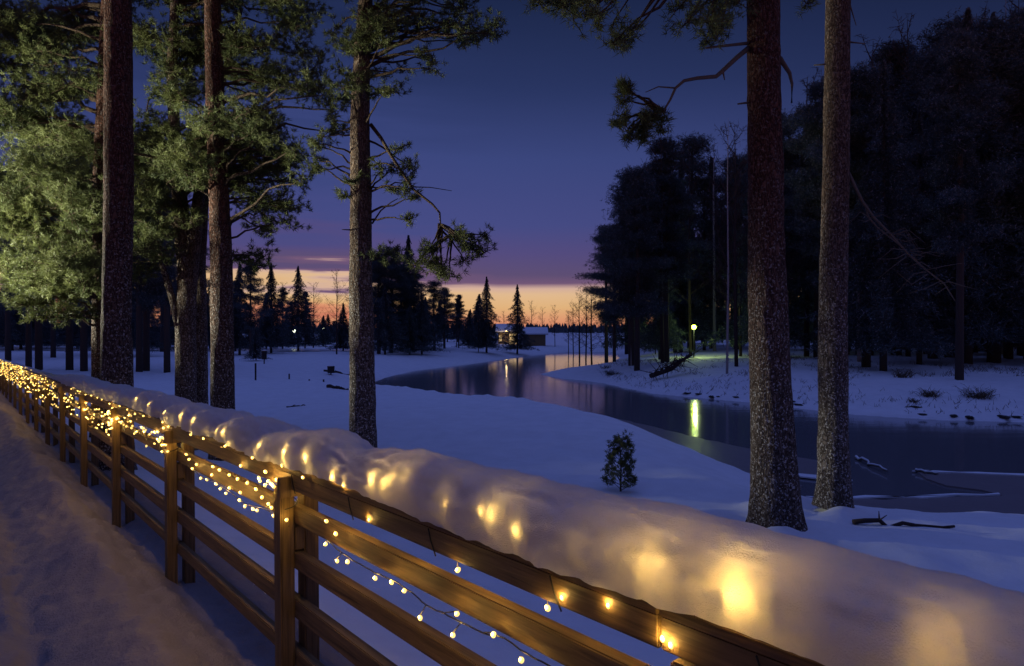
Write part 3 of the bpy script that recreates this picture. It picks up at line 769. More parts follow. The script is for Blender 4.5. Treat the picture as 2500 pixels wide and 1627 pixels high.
# T3
Y3 = 10.2; c = Q(842, 1035, Y3)
p = up_to(vert([(844, 1030), (841, 850), (838, 650), (839, 450), (836, 280), (842, 120), (850, 0)], Y3, gz(c[0], Y3) - .1), 9.5)
br = [Q(862, 290, Y3), Q(885, 320, Y3 - .1), Q(905, 355, Y3 - .2), Q(930, 395, Y3 - .3), Q(960, 440, Y3 - .4), Q(1005, 475, Y3 - .5), Q(1022, 495, Y3 - .5), Q(1024, 525, Y3 - .5), Q(1050, 548, Y3 - .55)]
near_pine('pine_tree', 'straight pine in front of the river with sprays of needles hanging on its right', p, [.215, .20, .185, .17, .155, .14, .12, .10, .06][:len(p)], M['bark_grey'],
          field([(770, 60, 840, 260, 9.5, 11, 9, .28, .42), (860, 20, 960, 110, 9.5, 11, 8, .3, .45), (950, 10, 1100, 100, 9.5, 11, 9, .28, .42), (1050, 60, 1180, 130, 9.5, 10.8, 6, .22, .34),
                 (880, 130, 960, 230, 9.7, 10.6, 5, .20, .30), (800, -80, 1120, 0, 9, 11, 10, .4, .55), (740, 280, 810, 380, 9.8, 11, 5, .18, .28), (930, 130, 1010, 160, 9.7, 10.3, 3, .15, .22),
                 (880, 330, 960, 400, 9.6, 10.4, 5, .15, .24), (875, 565, 920, 600, 9.9, 10.4, 3, .18, .26),
                 (900, 410, 980, 520, 9.7, 10.2, 5, .11, .18), (790, 400, 812, 470, 9.9, 10.2, 2, .12, .18), (735, 340, 790, 400, 10, 11, 3, .16, .24)]) + [(c_, r_, br[-1 - (i_ % 2)]) for i_, (c_, r_) in enumerate(field([(1050, 545, 1150, 620, 9.4, 9.9, 9, .16, .26), (950, 600, 1060, 660, 9.6, 10.0, 8, .18, .28), (970, 570, 1010, 600, 9.6, 10, 2, .16, .22)]))], GP,
          bare=[(br, .030, .009), ([Q(865, 520, Y3), Q(885, 490, Y3 - .1), Q(910, 470, Y3 - .2), Q(925, 462, Y3 - .2)], .014, .005),
                ([Q(960, 435, Y3 - .4), Q(1000, 436, Y3 - .4), Q(1050, 444, Y3 - .5)], .009, .004), ([Q(820, 535, Y3 - .1), Q(795, 534, Y3 - .2)], .012, .006),
                ([Q(1050, 548, Y3 - .55), Q(1090, 560, Y3 - .6), Q(1140, 590, Y3 - .7)], .010, .003), ([Q(1030, 530, Y3 - .5), Q(1010, 580, Y3 - .5), Q(1000, 640, Y3 - .5)], .010, .003)], seed=5)
# R1, R2
YR = 7.6; c = Q(1806, 1250, YR)
p = up_to(vert([(1806, 1250), (1797, 1050), (1789, 850), (1783, 650), (1779, 450), (1776, 200), (1774, 0)], YR, gz(c[0], YR) - .1), 9)
b1 = [Q(1740, 112, YR), Q(1712, 135, YR - .1), Q(1680, 165, YR - .2), Q(1665, 178, YR - .2), Q(1620, 182, YR - .3), Q(1590, 188, YR - .3), Q(1570, 205, YR - .3), Q(1558, 232, YR - .3), Q(1540, 262, YR - .3), Q(1500, 270, YR - .3)]
near_pine('pine_tree', 'thick speckled pine trunk, left of the two big trunks at the right', p, [.262, .235, .215, .20, .188, .178, .17, .165, .12][:len(p)], M['bark_red'],
          field([(1560, 0, 1730, 60, 6.8, 8, 9, .22, .34), (1300, -10, 1480, 50, 6.6, 7.6, 9, .16, .28), (1220, -20, 1320, 30, 6.6, 7.4, 5, .14, .24), (1370, 50, 1480, 110, 6.6, 7.2, 5, .10, .17), (1640, 60, 1730, 100, 7, 7.8, 4, .15, .22),
                 (1200, -260, 1740, -40, 6.5, 8, 16, .3, .5), (1830, -20, 1880, 10, 7.2, 8, 2, .12, .2),
                 ]) + [(c_, r_, b1[-1] if c_[2] < b1[-1][2] + .05 else b1[-2]) for c_, r_ in field([(1440, 205, 1465, 260, 7.2, 7.5, 4, .07, .12), (1440, 270, 1550, 310, 7.2, 7.5, 9, .08, .13), (1455, 300, 1520, 345, 7.2, 7.5, 4, .07, .11)])], GP, zmin=4.2, dead=True,
          bare=[(b1, .030, .008), ([Q(1570, 205, YR - .3), Q(1530, 202, YR - .35), Q(1500, 215, YR - .4)], .010, .004), ([Q(1745, 100, YR), Q(1700, 105, YR - .1), Q(1640, 112, YR - .2)], .02, .012),
                ([Q(1812, 135, YR), Q(1835, 170, YR + .1), Q(1841, 195, YR + .1), Q(1840, 240, YR + .1)], .028, .010), ([Q(1745, 238, YR), Q(1715, 242, YR - .1)], .014, .009), ([Q(1680, 165, YR - .2), Q(1684, 186, YR - .2)], .012, .006)],
          seed=6, nn=16, wd=.009)
YS = 8.4; c = Q(1939, 1200, YS)
p = up_to(vert([(1939, 1202), (1937, 1000), (1936, 800), (1938, 600), (1942, 400), (1946, 200), (1948, 0)], YS, gz(c[0], YS) - .02), 9)
b2_ = [Q(1966, 390, YS), Q(1985, 430, YS - .1), Q(2005, 470, YS - .1), Q(2030, 505, YS - .2), Q(2070, 545, YS - .3), Q(2110, 590, YS - .4), Q(2155, 630, YS - .5), Q(2195, 660, YS - .5), Q(2220, 700, YS - .5)]
tw = [(b2_, .022, .005), ([Q(2012, 480, YS), Q(2018, 505, YS), Q(2040, 530, YS), Q(2090, 570, YS), Q(2140, 620, YS)], .014, .004)]
for i in range(26):
    k = random.randint(3, 7); a = b2_[k] + rng.normal(0, .02, 3); dx = random.choice((-1, 1)); l = random.uniform(.12, .42)
    q = [a, a + np.array([dx * l * .5, -.05, random.uniform(-.2, .12) * l * 2]), a + np.array([dx * l, -.05, random.uniform(-.8, .2) * l])]
    tw.append((q, .006, .002))
near_pine('pine_tree', 'slimmer grey pine trunk, right of the two big trunks at the right', p, [.195, .168, .165, .160, .152, .145, .138, .13, .10][:len(p)], M['bark_grey'],
          field([(1800, -300, 2200, -60, 7.5, 9.5, 14, .3, .5)]), GP,
          zmin=4.4, dead=True, bare=tw + [([Q(1940, 148, YS), Q(1892, 152, YS)], .015, .008), ([Q(1972, 98, YS), Q(2010, 102, YS)], .012, .006), ([Q(1975, 10, YS), Q(1990, 60, YS)], .01, .004)], seed=7)

# ---- far trees: variants, then copies
def far_pine(h, crown0, cr, n, seed, top=.35):
    """trunk + crown meshes of a pine of height h"""
    mb = MB(); mb.tube([(0, 0, 0), (.04 * h / 10, 0, h * .5), (0, .02, h * .96)], [h * .0135, h * .010, h * .003], 8)
    T = []
    nb = 34
    for i in range(nb):
        t = (i + rng.random()) / nb; z = h * (crown0 + (1 - crown0) * t)
        env = cr * (min(1, .35 + t * 2.2) * (1 - t) ** .62 * 1.25 + .05) * (1 + .25 * math.sin(i * 1.9 + seed))
        a = rng.uniform(0, 2 * PI); ln = env * rng.uniform(.35, 1.25)
        e = np.array([math.cos(a) * ln, math.sin(a) * ln, z + ln * rng.uniform(-.05, .35)])
        if i % 2 == 0: mb.tube([(0, 0, z), tuple(e)], [.035, .01], 3, False)
        k = n // nb
        tt = rng.uniform(.25, 1.05, (k, 1)); c = np.array([0, 0, z]) + (e - [0, 0, z]) * tt + np.clip(rng.normal(0, 1, (k, 3)), -1.7, 1.7) * np.array([.40, .40, .20]) * (cr / 2.2)
        T.append(tufts(c, unit(k) * [1, 1, .5], 6, .24, .030))
    return mb, np.concatenate(T)
def far_spruce(h, cr, n):
    mb = MB(); mb.tube([(0, 0, 0), (0, 0, h * .98)], [h * .012, h * .002], 7)
    z = h * (.10 + .90 * rng.random(n) ** 1.15); layer = np.floor(z / .55) * .55; f = (z - layer) / .55
    a = rng.uniform(0, 2 * PI, n)
    nb_ = 6; ab = np.round(a / (2 * PI) * nb_ + layer * 3.7) ; a = a * .45 + .55 * (ab - layer * 3.7) * 2 * PI / nb_
    env = cr * (1.12 * (1 - z / h) ** .95) * (1.15 - .5 * f) * rng.uniform(.1, 1.1, n) ** .8 * (.38 + .95 * np.abs(np.sin(layer * 12.9898 + ab * 78.233) * 43.7 % 1.0))
    c = np.stack([np.cos(a) * env, np.sin(a) * env, z - env * .18], -1); d = np.stack([np.cos(a), np.sin(a), -.25 + 0 * a], -1)
    return mb, tufts(c, d, 5, .28 * (.25 + .85 * (1 - z / h)), .038)
def bare_tree(h, spread, seed, n1=26, n2=9):
    mb = MB(); mb.tube([(0, 0, 0), (.1, 0, h * .4), (.05, .05, h * .75), (.1, 0, h)], [h * .0095, h * .007, h * .004, .01], 6)
    T = MB()
    for i in range(n1):
        z = h * (.22 + .74 * (i + rng.random()) / n1); a = rng.uniform(0, 2 * PI); ln = spread * (1.1 - z / h) ** .6 * rng.uniform(.6, 1.1)
        e = np.array([math.cos(a) * ln, math.sin(a) * ln, z + ln * rng.uniform(.7, 1.3)]); s0 = np.array([.08, 0, z]); m_ = (s0 + e) / 2 + [0, 0, -.1 * ln]
        T.tube([s0, m_, e], [.03, .018, .007], 3, False)
        for _ in range(n2):
            t = rng.uniform(.25, 1); s1 = s0 + (e - s0) * t; d = unit(1)[0]; d[2] = abs(d[2]) * .8; l2 = ln * rng.uniform(.25, .5)
            e1 = s1 + d * l2; T.tube([s1, e1], [.012, .005], 3, False)
            for _ in range(3):
                d2 = unit(1)[0]; e2 = s1 + d * l2 * rng.uniform(.4, 1) ; T.tube([e2, e2 + d2 * l2 * .5 + [0, 0, -.1 * l2]], [.007, .003], 3, False)
    return mb, T
HOME = (0, -60, -10)
PROTO = {}
def make_proto(key, name, tr, cr, bark, leaf, soup=True):
    root = bpy.data.objects.new(name, None); C.objects.link(root)
    tr.build('trunk', bark, root, True)
    if soup: link('crown', tri_mesh('crown', cr), leaf, root)
    else: cr.build('crown', leaf, root)
    PROTO[key] = [root, False]
for i in range(3):
    mb, T = far_pine(16, (.30, .38, .25)[i], (2.3, 2.0, 2.7)[i], 9500, i); make_proto('pine%d' % i, 'pine_tree', mb, T, M['bark_far'], M['needle_far'])
for i in range(2):
    mb, T = far_spruce(10, (1.9, 2.3)[i], 6500); make_proto('spruce%d' % i, 'spruce_tree', mb, T, M['bark_far'], M['needle_far'])
for i in range(2):
    mb, T = bare_tree(12, 2.6, i); make_proto('birch%d' % i, 'birch_tree', mb, T, M['birch'] if i else M['twig'], M['twig'], False)
PH = {'pine0': 16, 'pine1': 16, 'pine2': 16, 'spruce0': 10, 'spruce1': 10, 'birch0': 12, 'birch1': 12}
def put(kind, px, Y, top_py, label, group, wscale=1.0, base_z=None):
    """top_py in photo pixels; px photo pixels"""
    X = (px - CX) / F * Y; z0 = gz(X, Y) - .08 if base_z is None else base_z
    h = (HZ - top_py) / F * Y - z0
    r, used = PROTO[kind]
    if used: r = copy_tree(r)
    PROTO[kind][1] = True
    s = h / PH[kind]
    r.location = (X, Y, z0); r.scale = (s * wscale, s * wscale, s); r.rotation_euler = (0, 0, random.uniform(0, 6.28))
    tag(r, label, {'p': 'pine tree', 's': 'spruce tree', 'b': 'birch tree'}[kind[0]], group)
    return r

# wood on the far bank, right: skyline from the photo (photo px)
sky_r = [(1410, 690), (1450, 600), (1490, 520), (1530, 450), (1570, 395), (1620, 345), (1680, 330), (1740, 350), (1800, 345), (1860, 320), (1930, 285), (1990, 230), (2060, 165), (2130, 105), (2200, 90), (2280, 95), (2340, 60), (2420, 20), (2500, 0), (2700, -30)]
skx = [a for a, _ in sky_r]; sky_y = [b for _, b in sky_r]
GR = 'trees of the dark wood on the far bank'
ORD = 'first second third fourth fifth sixth seventh eighth ninth tenth eleventh twelfth thirteenth fourteenth fifteenth sixteenth seventeenth eighteenth nineteenth twentieth'.split() + ['twenty-' + w_ for w_ in 'first second third fourth fifth sixth seventh eighth ninth'.split()] + ['thirtieth'] + ['thirty-' + w_ for w_ in 'first second third fourth fifth sixth seventh eighth ninth'.split()]
CNT = {}
def lab_r(px, kind, row):
    k = {'p': 'pine', 's': 'spruce', 'b': 'bare birch'}[kind[0]]
    rw = ['in the front row of the far wood', 'in the second row of the far wood', 'deep inside the far wood', 'at the back of the far wood', 'in the fringe behind the far wood'][row]
    CNT[(k, row)] = CNT.get((k, row), -1) + 1
    return f'dark {k} {rw}, {ORD[CNT[(k, row)]]} from the left'
rowdef = [(0, 34, 44, 14, .98), (1, 45, 54, 20, 1.0), (2, 56, 68, 22, .94), (3, 70, 90, 22, .88)]
for row, ya, yb, n, fh in rowdef:
    for i in range(n):
        lo = 1960 if row == 0 else 1500 if row == 1 else 1450
        px = lo + (2800 - lo) * (i + random.uniform(.15, .85)) / n
        Y = random.uniform(ya, yb)
        if 1640 < px < 1760 and Y < 60: Y += 14
        ty = np.interp(px, skx, sky_y); ty = HZ - (HZ - ty) * fh * random.uniform(.84, 1.03)
        kind = random.choice(['pine0', 'pine1', 'spruce1', 'spruce0', 'spruce0', 'spruce1', 'birch0', 'pine2'])
        if kind[0] == 's': ty = HZ - (HZ - ty) * random.choice((1.04, .95, .85, .7))
        put(kind, px, Y, ty, lab_r(px, kind, row), GR, wscale=random.uniform(1.0, 1.4) if kind[0] == 'p' else random.uniform(.75, 1.05))
for i in range(24):
    px = 1560 + 52 * i + random.uniform(-15, 15)
    put(random.choice(['spruce0', 'spruce1']), px, random.uniform(92, 118), random.uniform(700, 735), lab_r(px, 'spruce', 4), GR, 1.9)
n = 0
for i in range(16):
    px = 1560 + 58 * i + random.uniform(-20, 20); Y = random.uniform(40, 62)
    ty = HZ - (HZ - np.interp(px, skx, sky_y)) * random.uniform(.95, 1.12)
    put('birch1' if i % 3 == 0 else 'birch0', px, Y, ty, 'tall bare birch rising out of the far wood, %s birch from the left' % ORD[n], 'bare birches in the far wood', random.uniform(.7, 1.0)); n += 1
# particular ones
put('pine2', 1555, 43, 420, 'broad dark pine at the left corner of the wood, beside the river bend', GR, 1.1)
put('pine0', 1500, 52, 560, 'lower dark pine stepping down towards the river bend', GR, 1.0)
put('pine1', 1625, 47, 350, 'tall dark pine left of the park lamp across the river', GR, 1.25)
put('birch1', 1775, 36, 290, 'slender pale birch right of the park lamp across the river', GR, .55)
put('pine2', 1690, 66, 345, 'tall dark pine right behind the park lamp', GR, 1.2)
put('birch0', 1445, 62, 690, 'bare reddish birch against the afterglow at the river bend', GR, 1.2)
put('birch0', 1415, 75, 715, 'low bare birch left of the river bend trees', GR, 1.3)
put('birch0', 1480, 66, 640, 'bare birch leaning over the bend below the wood', GR, 1.1)
put('pine1', 2342, 29.5, 90, 'nearest pine of the far bank, its dark foot alone on the snow slope', GR, .9)

# left and middle background
GL = 'trees on the flat across the meadow'
left = [('pine0', 95, 36, 330, 'dark pine with a straight stem, leftmost of the pair at the left edge'), ('pine1', 70, 40, 380, 'dark pine at the left edge behind the string lights'), ('pine2', 170, 37, 300, 'dark pine just left of the thick red trunk, left of a pair'),
        ('pine0', 205, 36, 320, 'dark pine just left of the thick red trunk, right of a pair'), ('pine1', 340, 36, 330, 'dark pine between the thick red trunk and the forked pine, left stem'), ('pine2', 357, 37, 350, 'dark pine between the thick red trunk and the forked pine, right stem'),
        ('pine0', 408, 36, 360, 'dark pine directly left of the forked grey pine'), ('pine2', 20, 52, 420, 'dark pine filling the far left edge'), ('pine1', 130, 55, 430, 'middle distance pine behind the left boughs'), ('spruce1', 300, 60, 560, 'spruce half hidden by the thick red trunk'),
        ('pine0', 470, 60, 540, 'middle distance pine behind the forked grey pine'), ('pine2', 250, 62, 470, 'middle distance pine behind the thick red trunk'), ('spruce0', 30, 75, 640, 'low spruce behind the left boughs'), ('pine1', 395, 70, 520, 'distant pine between the left trunks'),
        ('spruce0', 585, 62, 640, 'dark spruce just right of the white-edged pine trunk'), ('pine0', 612, 58, 640, 'dark bushy pine right of the white-edged pine trunk'), ('spruce0', 662, 66, 643, 'pointed spruce standing right of the white-edged pine'),
        ('spruce1', 728, 74, 650, 'pointed spruce halfway between the two middle trunks'), ('birch0', 690, 80, 690, 'bare birch between two pointed spruces'), ('birch0', 765, 90, 690, 'bare birch against the bright yellow afterglow'), ('spruce1', 700, 95, 760, 'low spruce under the pointed pair'),
        ('spruce1', 790, 95, 770, 'low spruce beneath the bright afterglow'), ('birch0', 822, 62, 660, 'bare tree touching the left side of the river pine trunk'), ('spruce0', 838, 75, 740, 'low spruce left of the river pine trunk'), ('spruce1', 755, 100, 775, 'low spruce among bare birches'),
        ('pine0', 925, 66, 625, 'dark bushy pine right of the river pine trunk'), ('pine2', 955, 68, 610, 'broad dark pine, fullest of the clump by the river'), ('spruce0', 997, 70, 575, 'tallest pointed spruce of the clump by the river'), ('pine2', 1010, 72, 670, 'dark pine in the middle of the clump by the river'),
        ('pine2', 1060, 76, 690, 'dark wide pine at the right of the clump by the river'), ('pine0', 1085, 80, 705, 'dark pine at the right end of the clump by the river'), ('spruce1', 940, 62, 700, 'low dark spruce at the left foot of the clump'), ('birch0', 1035, 78, 690, 'bare tree showing pink sky in the clump by the river'),
        ('spruce1', 1145, 84, 760, 'low bushy spruce left of the pointed one by the hut'), ('spruce0', 1188, 76, 676, 'pointed dark spruce left of the lit hut'), ('birch0', 1115, 88, 730, 'bare tree against the afterglow left of the hut spruces'), ('birch0', 1168, 75, 745, 'bare low tree behind the pointed spruce'),
        ('spruce0', 1263, 82, 695, 'thin pointed spruce in front of the huts'), ('birch0', 1297, 105, 735, 'slim bare tree above the second hut'), ('birch0', 1325, 110, 750, 'slim bare tree right of the second hut'), ('birch0', 1388, 95, 760, 'small bare tree on the snow right of the huts'),
        ('birch0', 1400, 85, 740, 'bare tree at the far river bend'), ('spruce1', 625, 50, 800, 'little dark bushy spruce on the snow below the spruces'), ('spruce1', 885, 90, 745, 'low spruce hidden behind the river pine trunk'), ('pine1', 905, 74, 640, 'dark pine at the left edge of the clump by the river'), ('pine0', 980, 80, 650, 'ragged dark pine behind the tallest spruce of the clump'), ('spruce1', 1030, 66, 720, 'low ragged spruce in front of the clump by the river'),
        ('spruce1', 1000, 64, 745, 'lowest bushy spruce in front of the clump by the river'), ('pine1', 1120, 82, 722, 'ragged pine right of the clump by the river'), ('spruce0', 1165, 90, 735, 'slim spruce just left of the pointed dark spruce by the hut'),
        ('pine1', 745, 84, 715, 'ragged pine among the spruces left of the river pine trunk'), ('pine0', 690, 88, 705, 'ragged pine between the two pointed spruces'), ('spruce1', 650, 80, 715, 'ragged spruce behind the pointed pair, right of the white-edged pine'), ('pine2', 575, 72, 690, 'dark wide pine close to the right side of the white-edged pine'),
        ('birch0', 1355, 100, 745, 'bare bush-like birch right of the huts'), ('birch0', 1430, 72, 700, 'bare birch rising over the far bend'), ('birch0', 1230, 120, 760, 'bare low tree beside the lit hut')]
for k, px, Y, ty, lab in left:
    ws = ({'pine0': 1.1, 'pine1': 1.0, 'pine2': 1.1}.get(k, 1.0)) * (1.45 if 900 < px < 1100 else 1)
    if k[0] == 's': ws = 1.2 if ty < 700 else 1.5
    if k[0] == 'b': ws = 1.1
    put(k, px, Y, ty, lab, GL, ws)

n = 0
for i in range(26):
    px = -20 + 22.5 * i + random.uniform(-8, 8)
    if 118 < px < 160 or 372 < px < 398: continue
    put(random.choice(['spruce0', 'spruce1']), px, random.uniform(72, 104), random.uniform(672, 720), 'dark spruce in the thicket behind the left trunks, %s from the left' % ORD[n], 'thicket behind the left trunks', 1.7); n += 1
n = 0
for i in range(36):
    px = 555 + 17.5 * i + random.uniform(-7, 7)
    put(random.choice(['spruce0', 'spruce1', 'birch0', 'pine2']), px, random.uniform(110, 150), random.uniform(712, 778) if not 775 < px < 830 else random.uniform(765, 785), 'low tree in the thicket across the meadow, %s from the left' % ORD[n], 'thicket across the meadow', 2.0); n += 1
# far wood on the horizon: one mass
T = MB()
for i in range(1500):
    Y = random.uniform(420, 760); X = random.uniform(-.9, .9) * Y; z0 = -2.8; h = random.uniform(5, 8.5) * (Y / 560); r = random.uniform(1.6, 3) * (Y / 560)
    a = np.linspace(0, 2 * PI, 7, endpoint=False); v = [(X + r * math.cos(t) * random.uniform(.7, 1.2), Y + r * math.sin(t), z0) for t in a]
    v2 = [(X + r * .55 * math.cos(t + .4) * random.uniform(.7, 1.2), Y + r * .55 * math.sin(t), z0 + h * random.uniform(.5, .62)) for t in a]
    T.add(v + v2 + [(X, Y, z0 + h)], [(j, (j + 1) % 7, 7 + (j + 1) % 7, 7 + j) for j in range(7)] + [(7 + j, 7 + (j + 1) % 7, 14) for j in range(7)])
tag(T.build('distant_forest', M['needle_far']), 'dark line of distant forest along the horizon', 'forest', kind='stuff')

# ------------------------------------------------------------------ sapling
Yb = 10.3; bs = Q(1442, 1143, Yb); zb = gz(bs[0], Yb)
Yb2 = Yb
for _ in range(20):      # slide along the ray until it stands on the snow
    p_ = Q(1442, 1143, Yb2); Yb2 += (p_[2] - gz(p_[0], Yb2)) * 1.2
bs = Q(1442, 1143, Yb2); s_ = Yb2
top = Q(1436, 1012, Yb2); hs = top[2] - bs[2]
sap = empty('pine_sapling', bs); tag(sap, 'small bushy young pine standing alone on the snow slope by the river', 'pine sapling')
mb = MB(); mb.tube([(0, 0, -.1), (.01, 0, hs * .5), (-.02, 0, hs)], [.014, .01, .004], 7)
T = []
for i in range(30):
    t = (i + .6) / 30; a = i * 2.4; ln = hs * (.30 if t < .75 else .16) * random.uniform(.5, 1.1)
    e = np.array([math.cos(a) * ln, math.sin(a) * ln, hs * (.12 + .84 * t)]); mb.tube([(0, 0, hs * t * .8), tuple(e)], [.006, .003], 3, False)
    d_ = unit(14) * np.array([.10, .10, .11]) * hs; T.append(tufts(e + d_ * rng.uniform(.2, 1, (14, 1)), unit(14) + [0, 0, .5], 13, .055, .009))
mb.build('trunk', M['twig'], sap); link('crown', tri_mesh('crown', np.concatenate(T)), M['needle'], sap)

# ------------------------------------------------------------------ shore details
def stone(x, y, z, r, label):
    mb = MB(); mb.sphere((0, 0, 0), 1, 9, 6)
    v = mb.v[0]; v *= (1 + .22 * rng.normal(size=(len(v), 1))); v *= np.array([r * 2.1, r, r * .42])
    o = mb.build('stone', M['stone']); o.location = (x, y, z); o.rotation_euler = (0, 0, random.uniform(0, 3)); tag(o, label, 'stone', 'dark stones along the waterline'); return o
shore = [wp(x, y) for x, y in [(1600, 961), (1740, 974), (1850, 984), (1980, 1000), (2100, 1013), (2300, 1025), (2500, 1030), (2650, 1034)]]
n = 0
ORD = 'first second third fourth fifth sixth seventh eighth ninth tenth eleventh twelfth thirteenth fourteenth fifteenth sixteenth seventeenth eighteenth nineteenth twentieth'.split() + ['twenty-' + w_ for w_ in 'first second third fourth fifth sixth seventh eighth ninth'.split()] + ['thirtieth'] + ['thirty-' + w_ for w_ in 'first second third fourth fifth sixth seventh eighth ninth'.split()]
for i in range(len(shore) - 1):
    a = np.array(shore[i]); b_ = np.array(shore[i + 1]); k = int(np.linalg.norm(b_ - a) / .5)
    for j in range(k):
        if random.random() < .62:
            p_ = a + (b_ - a) * (j + random.random()) / k; off = random.choice((.05, .1, .9, 1.1)) if i > 2 else random.choice((.05, .15, .5))
            y_ = p_[1] + off; stone(p_[0], y_, gz(p_[0], y_) + .01, random.uniform(.05, .13), 'small dark stone at the far waterline, %s from the left' % ORD[n]); n += 1
def bush(px, py, Y, r, label, dens=60, mtl='dry'):
    p_ = P(px, py, Y); Yk = Y
    for _ in range(15):
        p_ = P(px, py, Yk); Yk = max(5, Yk + (p_[2] - gz(p_[0], Yk)) * 3)
    p_ = P(px, py, Yk); p_[2] = gz(p_[0], Yk)
    mb = MB()
    for _ in range(dens):
        a = random.uniform(0, 6.28); l = r * random.uniform(.5, 1.1); s0 = np.array([random.gauss(0, r * .3), random.gauss(0, r * .3), -.03]); e = s0 + np.array([math.cos(a) * l * .8, math.sin(a) * l * .8, l * random.uniform(.3, .9)])
        mb.tube([s0, (s0 + e) / 2 + [0, 0, .12 * l], e], [.011, .008, .003], 3, False)
        for _ in range(3):
            q = s0 + (e - s0) * random.uniform(.4, 1); mb.tube([q, q + unit(1)[0] * l * .3], [.006, .003], 3, False)
    o = mb.build('bush', M[mtl]); o.location = p_; tag(o, label, 'bush'); return o
bush(2200, 922, 30, .55, 'low twiggy bush alone on the far snow slope, highest of the three')
bush(2270, 968, 26, .5, 'twiggy bush on the far bank, left of a pair by the water')
bush(2390, 972, 26, .6, 'larger twiggy bush on the far bank, right of a pair by the water', 90)
bush(2232, 982, 26, .25, 'small twiggy tuft beside the bushes on the far bank', 30)
bush(1490, 916, 46, .55, 'small dark bush on the snowy point of the river bend', 50, 'twig')
bush(1478, 900, 50, .4, 'dark tuft behind the bush on the snowy point', 30, 'twig')
mb = MB()
xs = rng.uniform(6, 34, 5200); yy = rng.uniform(22, 52, 5200); dd = seg_dist(xs, yy, river); zz = ground_z(xs, yy); de = fbm(xs * .5, yy * .5, 3, 6)
for x, y, d_, z, q in zip(xs, yy, dd, zz, de):
    if d_ < .15 or d_ > 16 or (d_ > 2 and q < .05): continue
    for _ in range(2):
        l = random.uniform(.05, .20); e = unit(1)[0] * l * .6; mb.tube([(x + random.gauss(0, .1), y, z - .02), (x + e[0], y + e[1], z + l)], [.010, .003], 3, False)
tag(mb.build('grass', M['dry']), 'dry grass stems poking through the snow on the far bank', 'grass', kind='stuff')
# uprooted tree on the bank under the lamp
rt = empty('fallen_tree', P(1640, 930, 38)); rt.location.z = gz(rt.location.x, rt.location.y)
tag(rt, 'tangle of a fallen tree with bare branches on the far bank below the park lamp', 'fallen tree')
mb = MB(); mb.tube([(-1.3, -.6, .1), (0, 0, .45), (1.2, .8, 1.2)], [.14, .12, .07], 7); mb.build('trunk', M['twig'], rt)
mb = MB()
for _ in range(90):
    t = random.uniform(-1.2, 1.1); s0 = np.array([t, t * .55, .25 + .35 * (t + 1.2)]); e = s0 + unit(1)[0] * random.uniform(.5, 1.3) * np.array([1, 1, .8]) + [0, 0, .1]; mb.tube([s0, e], [.03, .008], 3, False)
mb.build('branches', M['twig'], rt)
# driftwood and sticks
def log(a, b_, r, mtl, label, name='fallen_branch', cat='branch', snow=True):
    a = np.array(a); b_ = np.array(b_); rt = empty(name, a); tag(rt, label, cat); d = b_ - a
    mb = MB(); q = limb_path((0, 0, 0), d, 9, .0, .10); mb.tube(q, np.linspace(r, r * .5, 9), 7)
    for _ in range(3):
        k = random.randint(2, 6); mb.tube([q[k], q[k] + np.array([random.uniform(-.25, .25), random.uniform(-.3, .3), random.uniform(.02, .12)])], [r * .4, r * .15], 4)
    mb.build('stem', mtl, rt, True)
    if snow:
        mb = MB(); mb.tube(q + [0, 0, r * .8], np.linspace(r * .9, r * .4, 9), 7); mb.build('snow_cover', M['snow'], rt, True)
    return rt
def onz(px, py, dz=0.):
    Y = 10.
    for _ in range(40):
        p_ = P(px, py, Y); Y = max(4, Y + (p_[2] - gz(p_[0], Y)) * 1.2)
    p_ = P(px, py, Y); p_[2] = gz(p_[0], Y) + dz; return p_
log(onz(2083, 1281, .03), onz(2330, 1292, .03), .030, M['twig'], 'dark fallen branch lying on the snow right of the big trunks', snow=False)
a = wp(2090, 1122); b_ = wp(2165, 1158)
log((*a, WL + .05), (*b_, WL + .07), .035, M['deadwood'], 'snow-covered stick frozen in at the edge of the open water')
a = wp(2235, 1155); b_ = wp(2290, 1165)
log((*a, WL + .06), (*b_, WL + .07), .03, M['deadwood'], 'short snowy stick on the ice shelf at the right')
# bits on the left bank
def boxy(px, py, Yd, w_, h_, label, name, cat, post=0):
    X = (px - CX) / F * Yd; z = gz(X, Yd); rt = empty(name, (X, Yd, z)); tag(rt, label, cat)
    if post:
        mb = MB(); mb.tube([(0, 0, -.1), (0, 0, post)], [.04, .04], 8); mb.build('pole', M['metal'], rt)
    if w_:
        mb = MB(); mb.tube([(0, 0, post * .99 if post else .05), (0, 0, (post or .05) + h_)], [w_ / 2, w_ / 2 * 1.1], 10); mb.build('body', M['metal'], rt)
        mb = MB(); mb.sphere((0, 0, (post or .05) + h_), w_ / 2 * 1.05, 10, 6, (1, 1, .3)); mb.build('snow_cover', M['snow'], rt, True)
boxy(645, 0, 44, .32, .55, 'dark litter bin on the snowfield beyond the white-edged pine', 'litter_bin', 'litter bin', .3)
boxy(808, 0, 40, .4, .4, 'squat dark bin on the snow left of the river pine trunk', 'litter_bin', 'litter bin', .12)
boxy(624, 0, 30, 0, 0, 'thin dark marker pole standing in the snow beyond the white-edged pine', 'marker_pole', 'pole', .75)
for i, (px, Yk) in enumerate([(706, 37), (755, 35), (790, 33)]):
    boxy(px, 0, Yk, 0, 0, ['short dark stake, farthest of three beside the bank', 'short dark stake, middle of three beside the bank', 'short dark stake, nearest the river pine trunk'][i], 'stake', 'stake', .3)
def stain(pxs, label):
    p0 = onz(*pxs[0]); p1 = onz(*pxs[-1]); log(p0 + [0, 0, .0], p1, .03, M['twig'], label, snow=False)
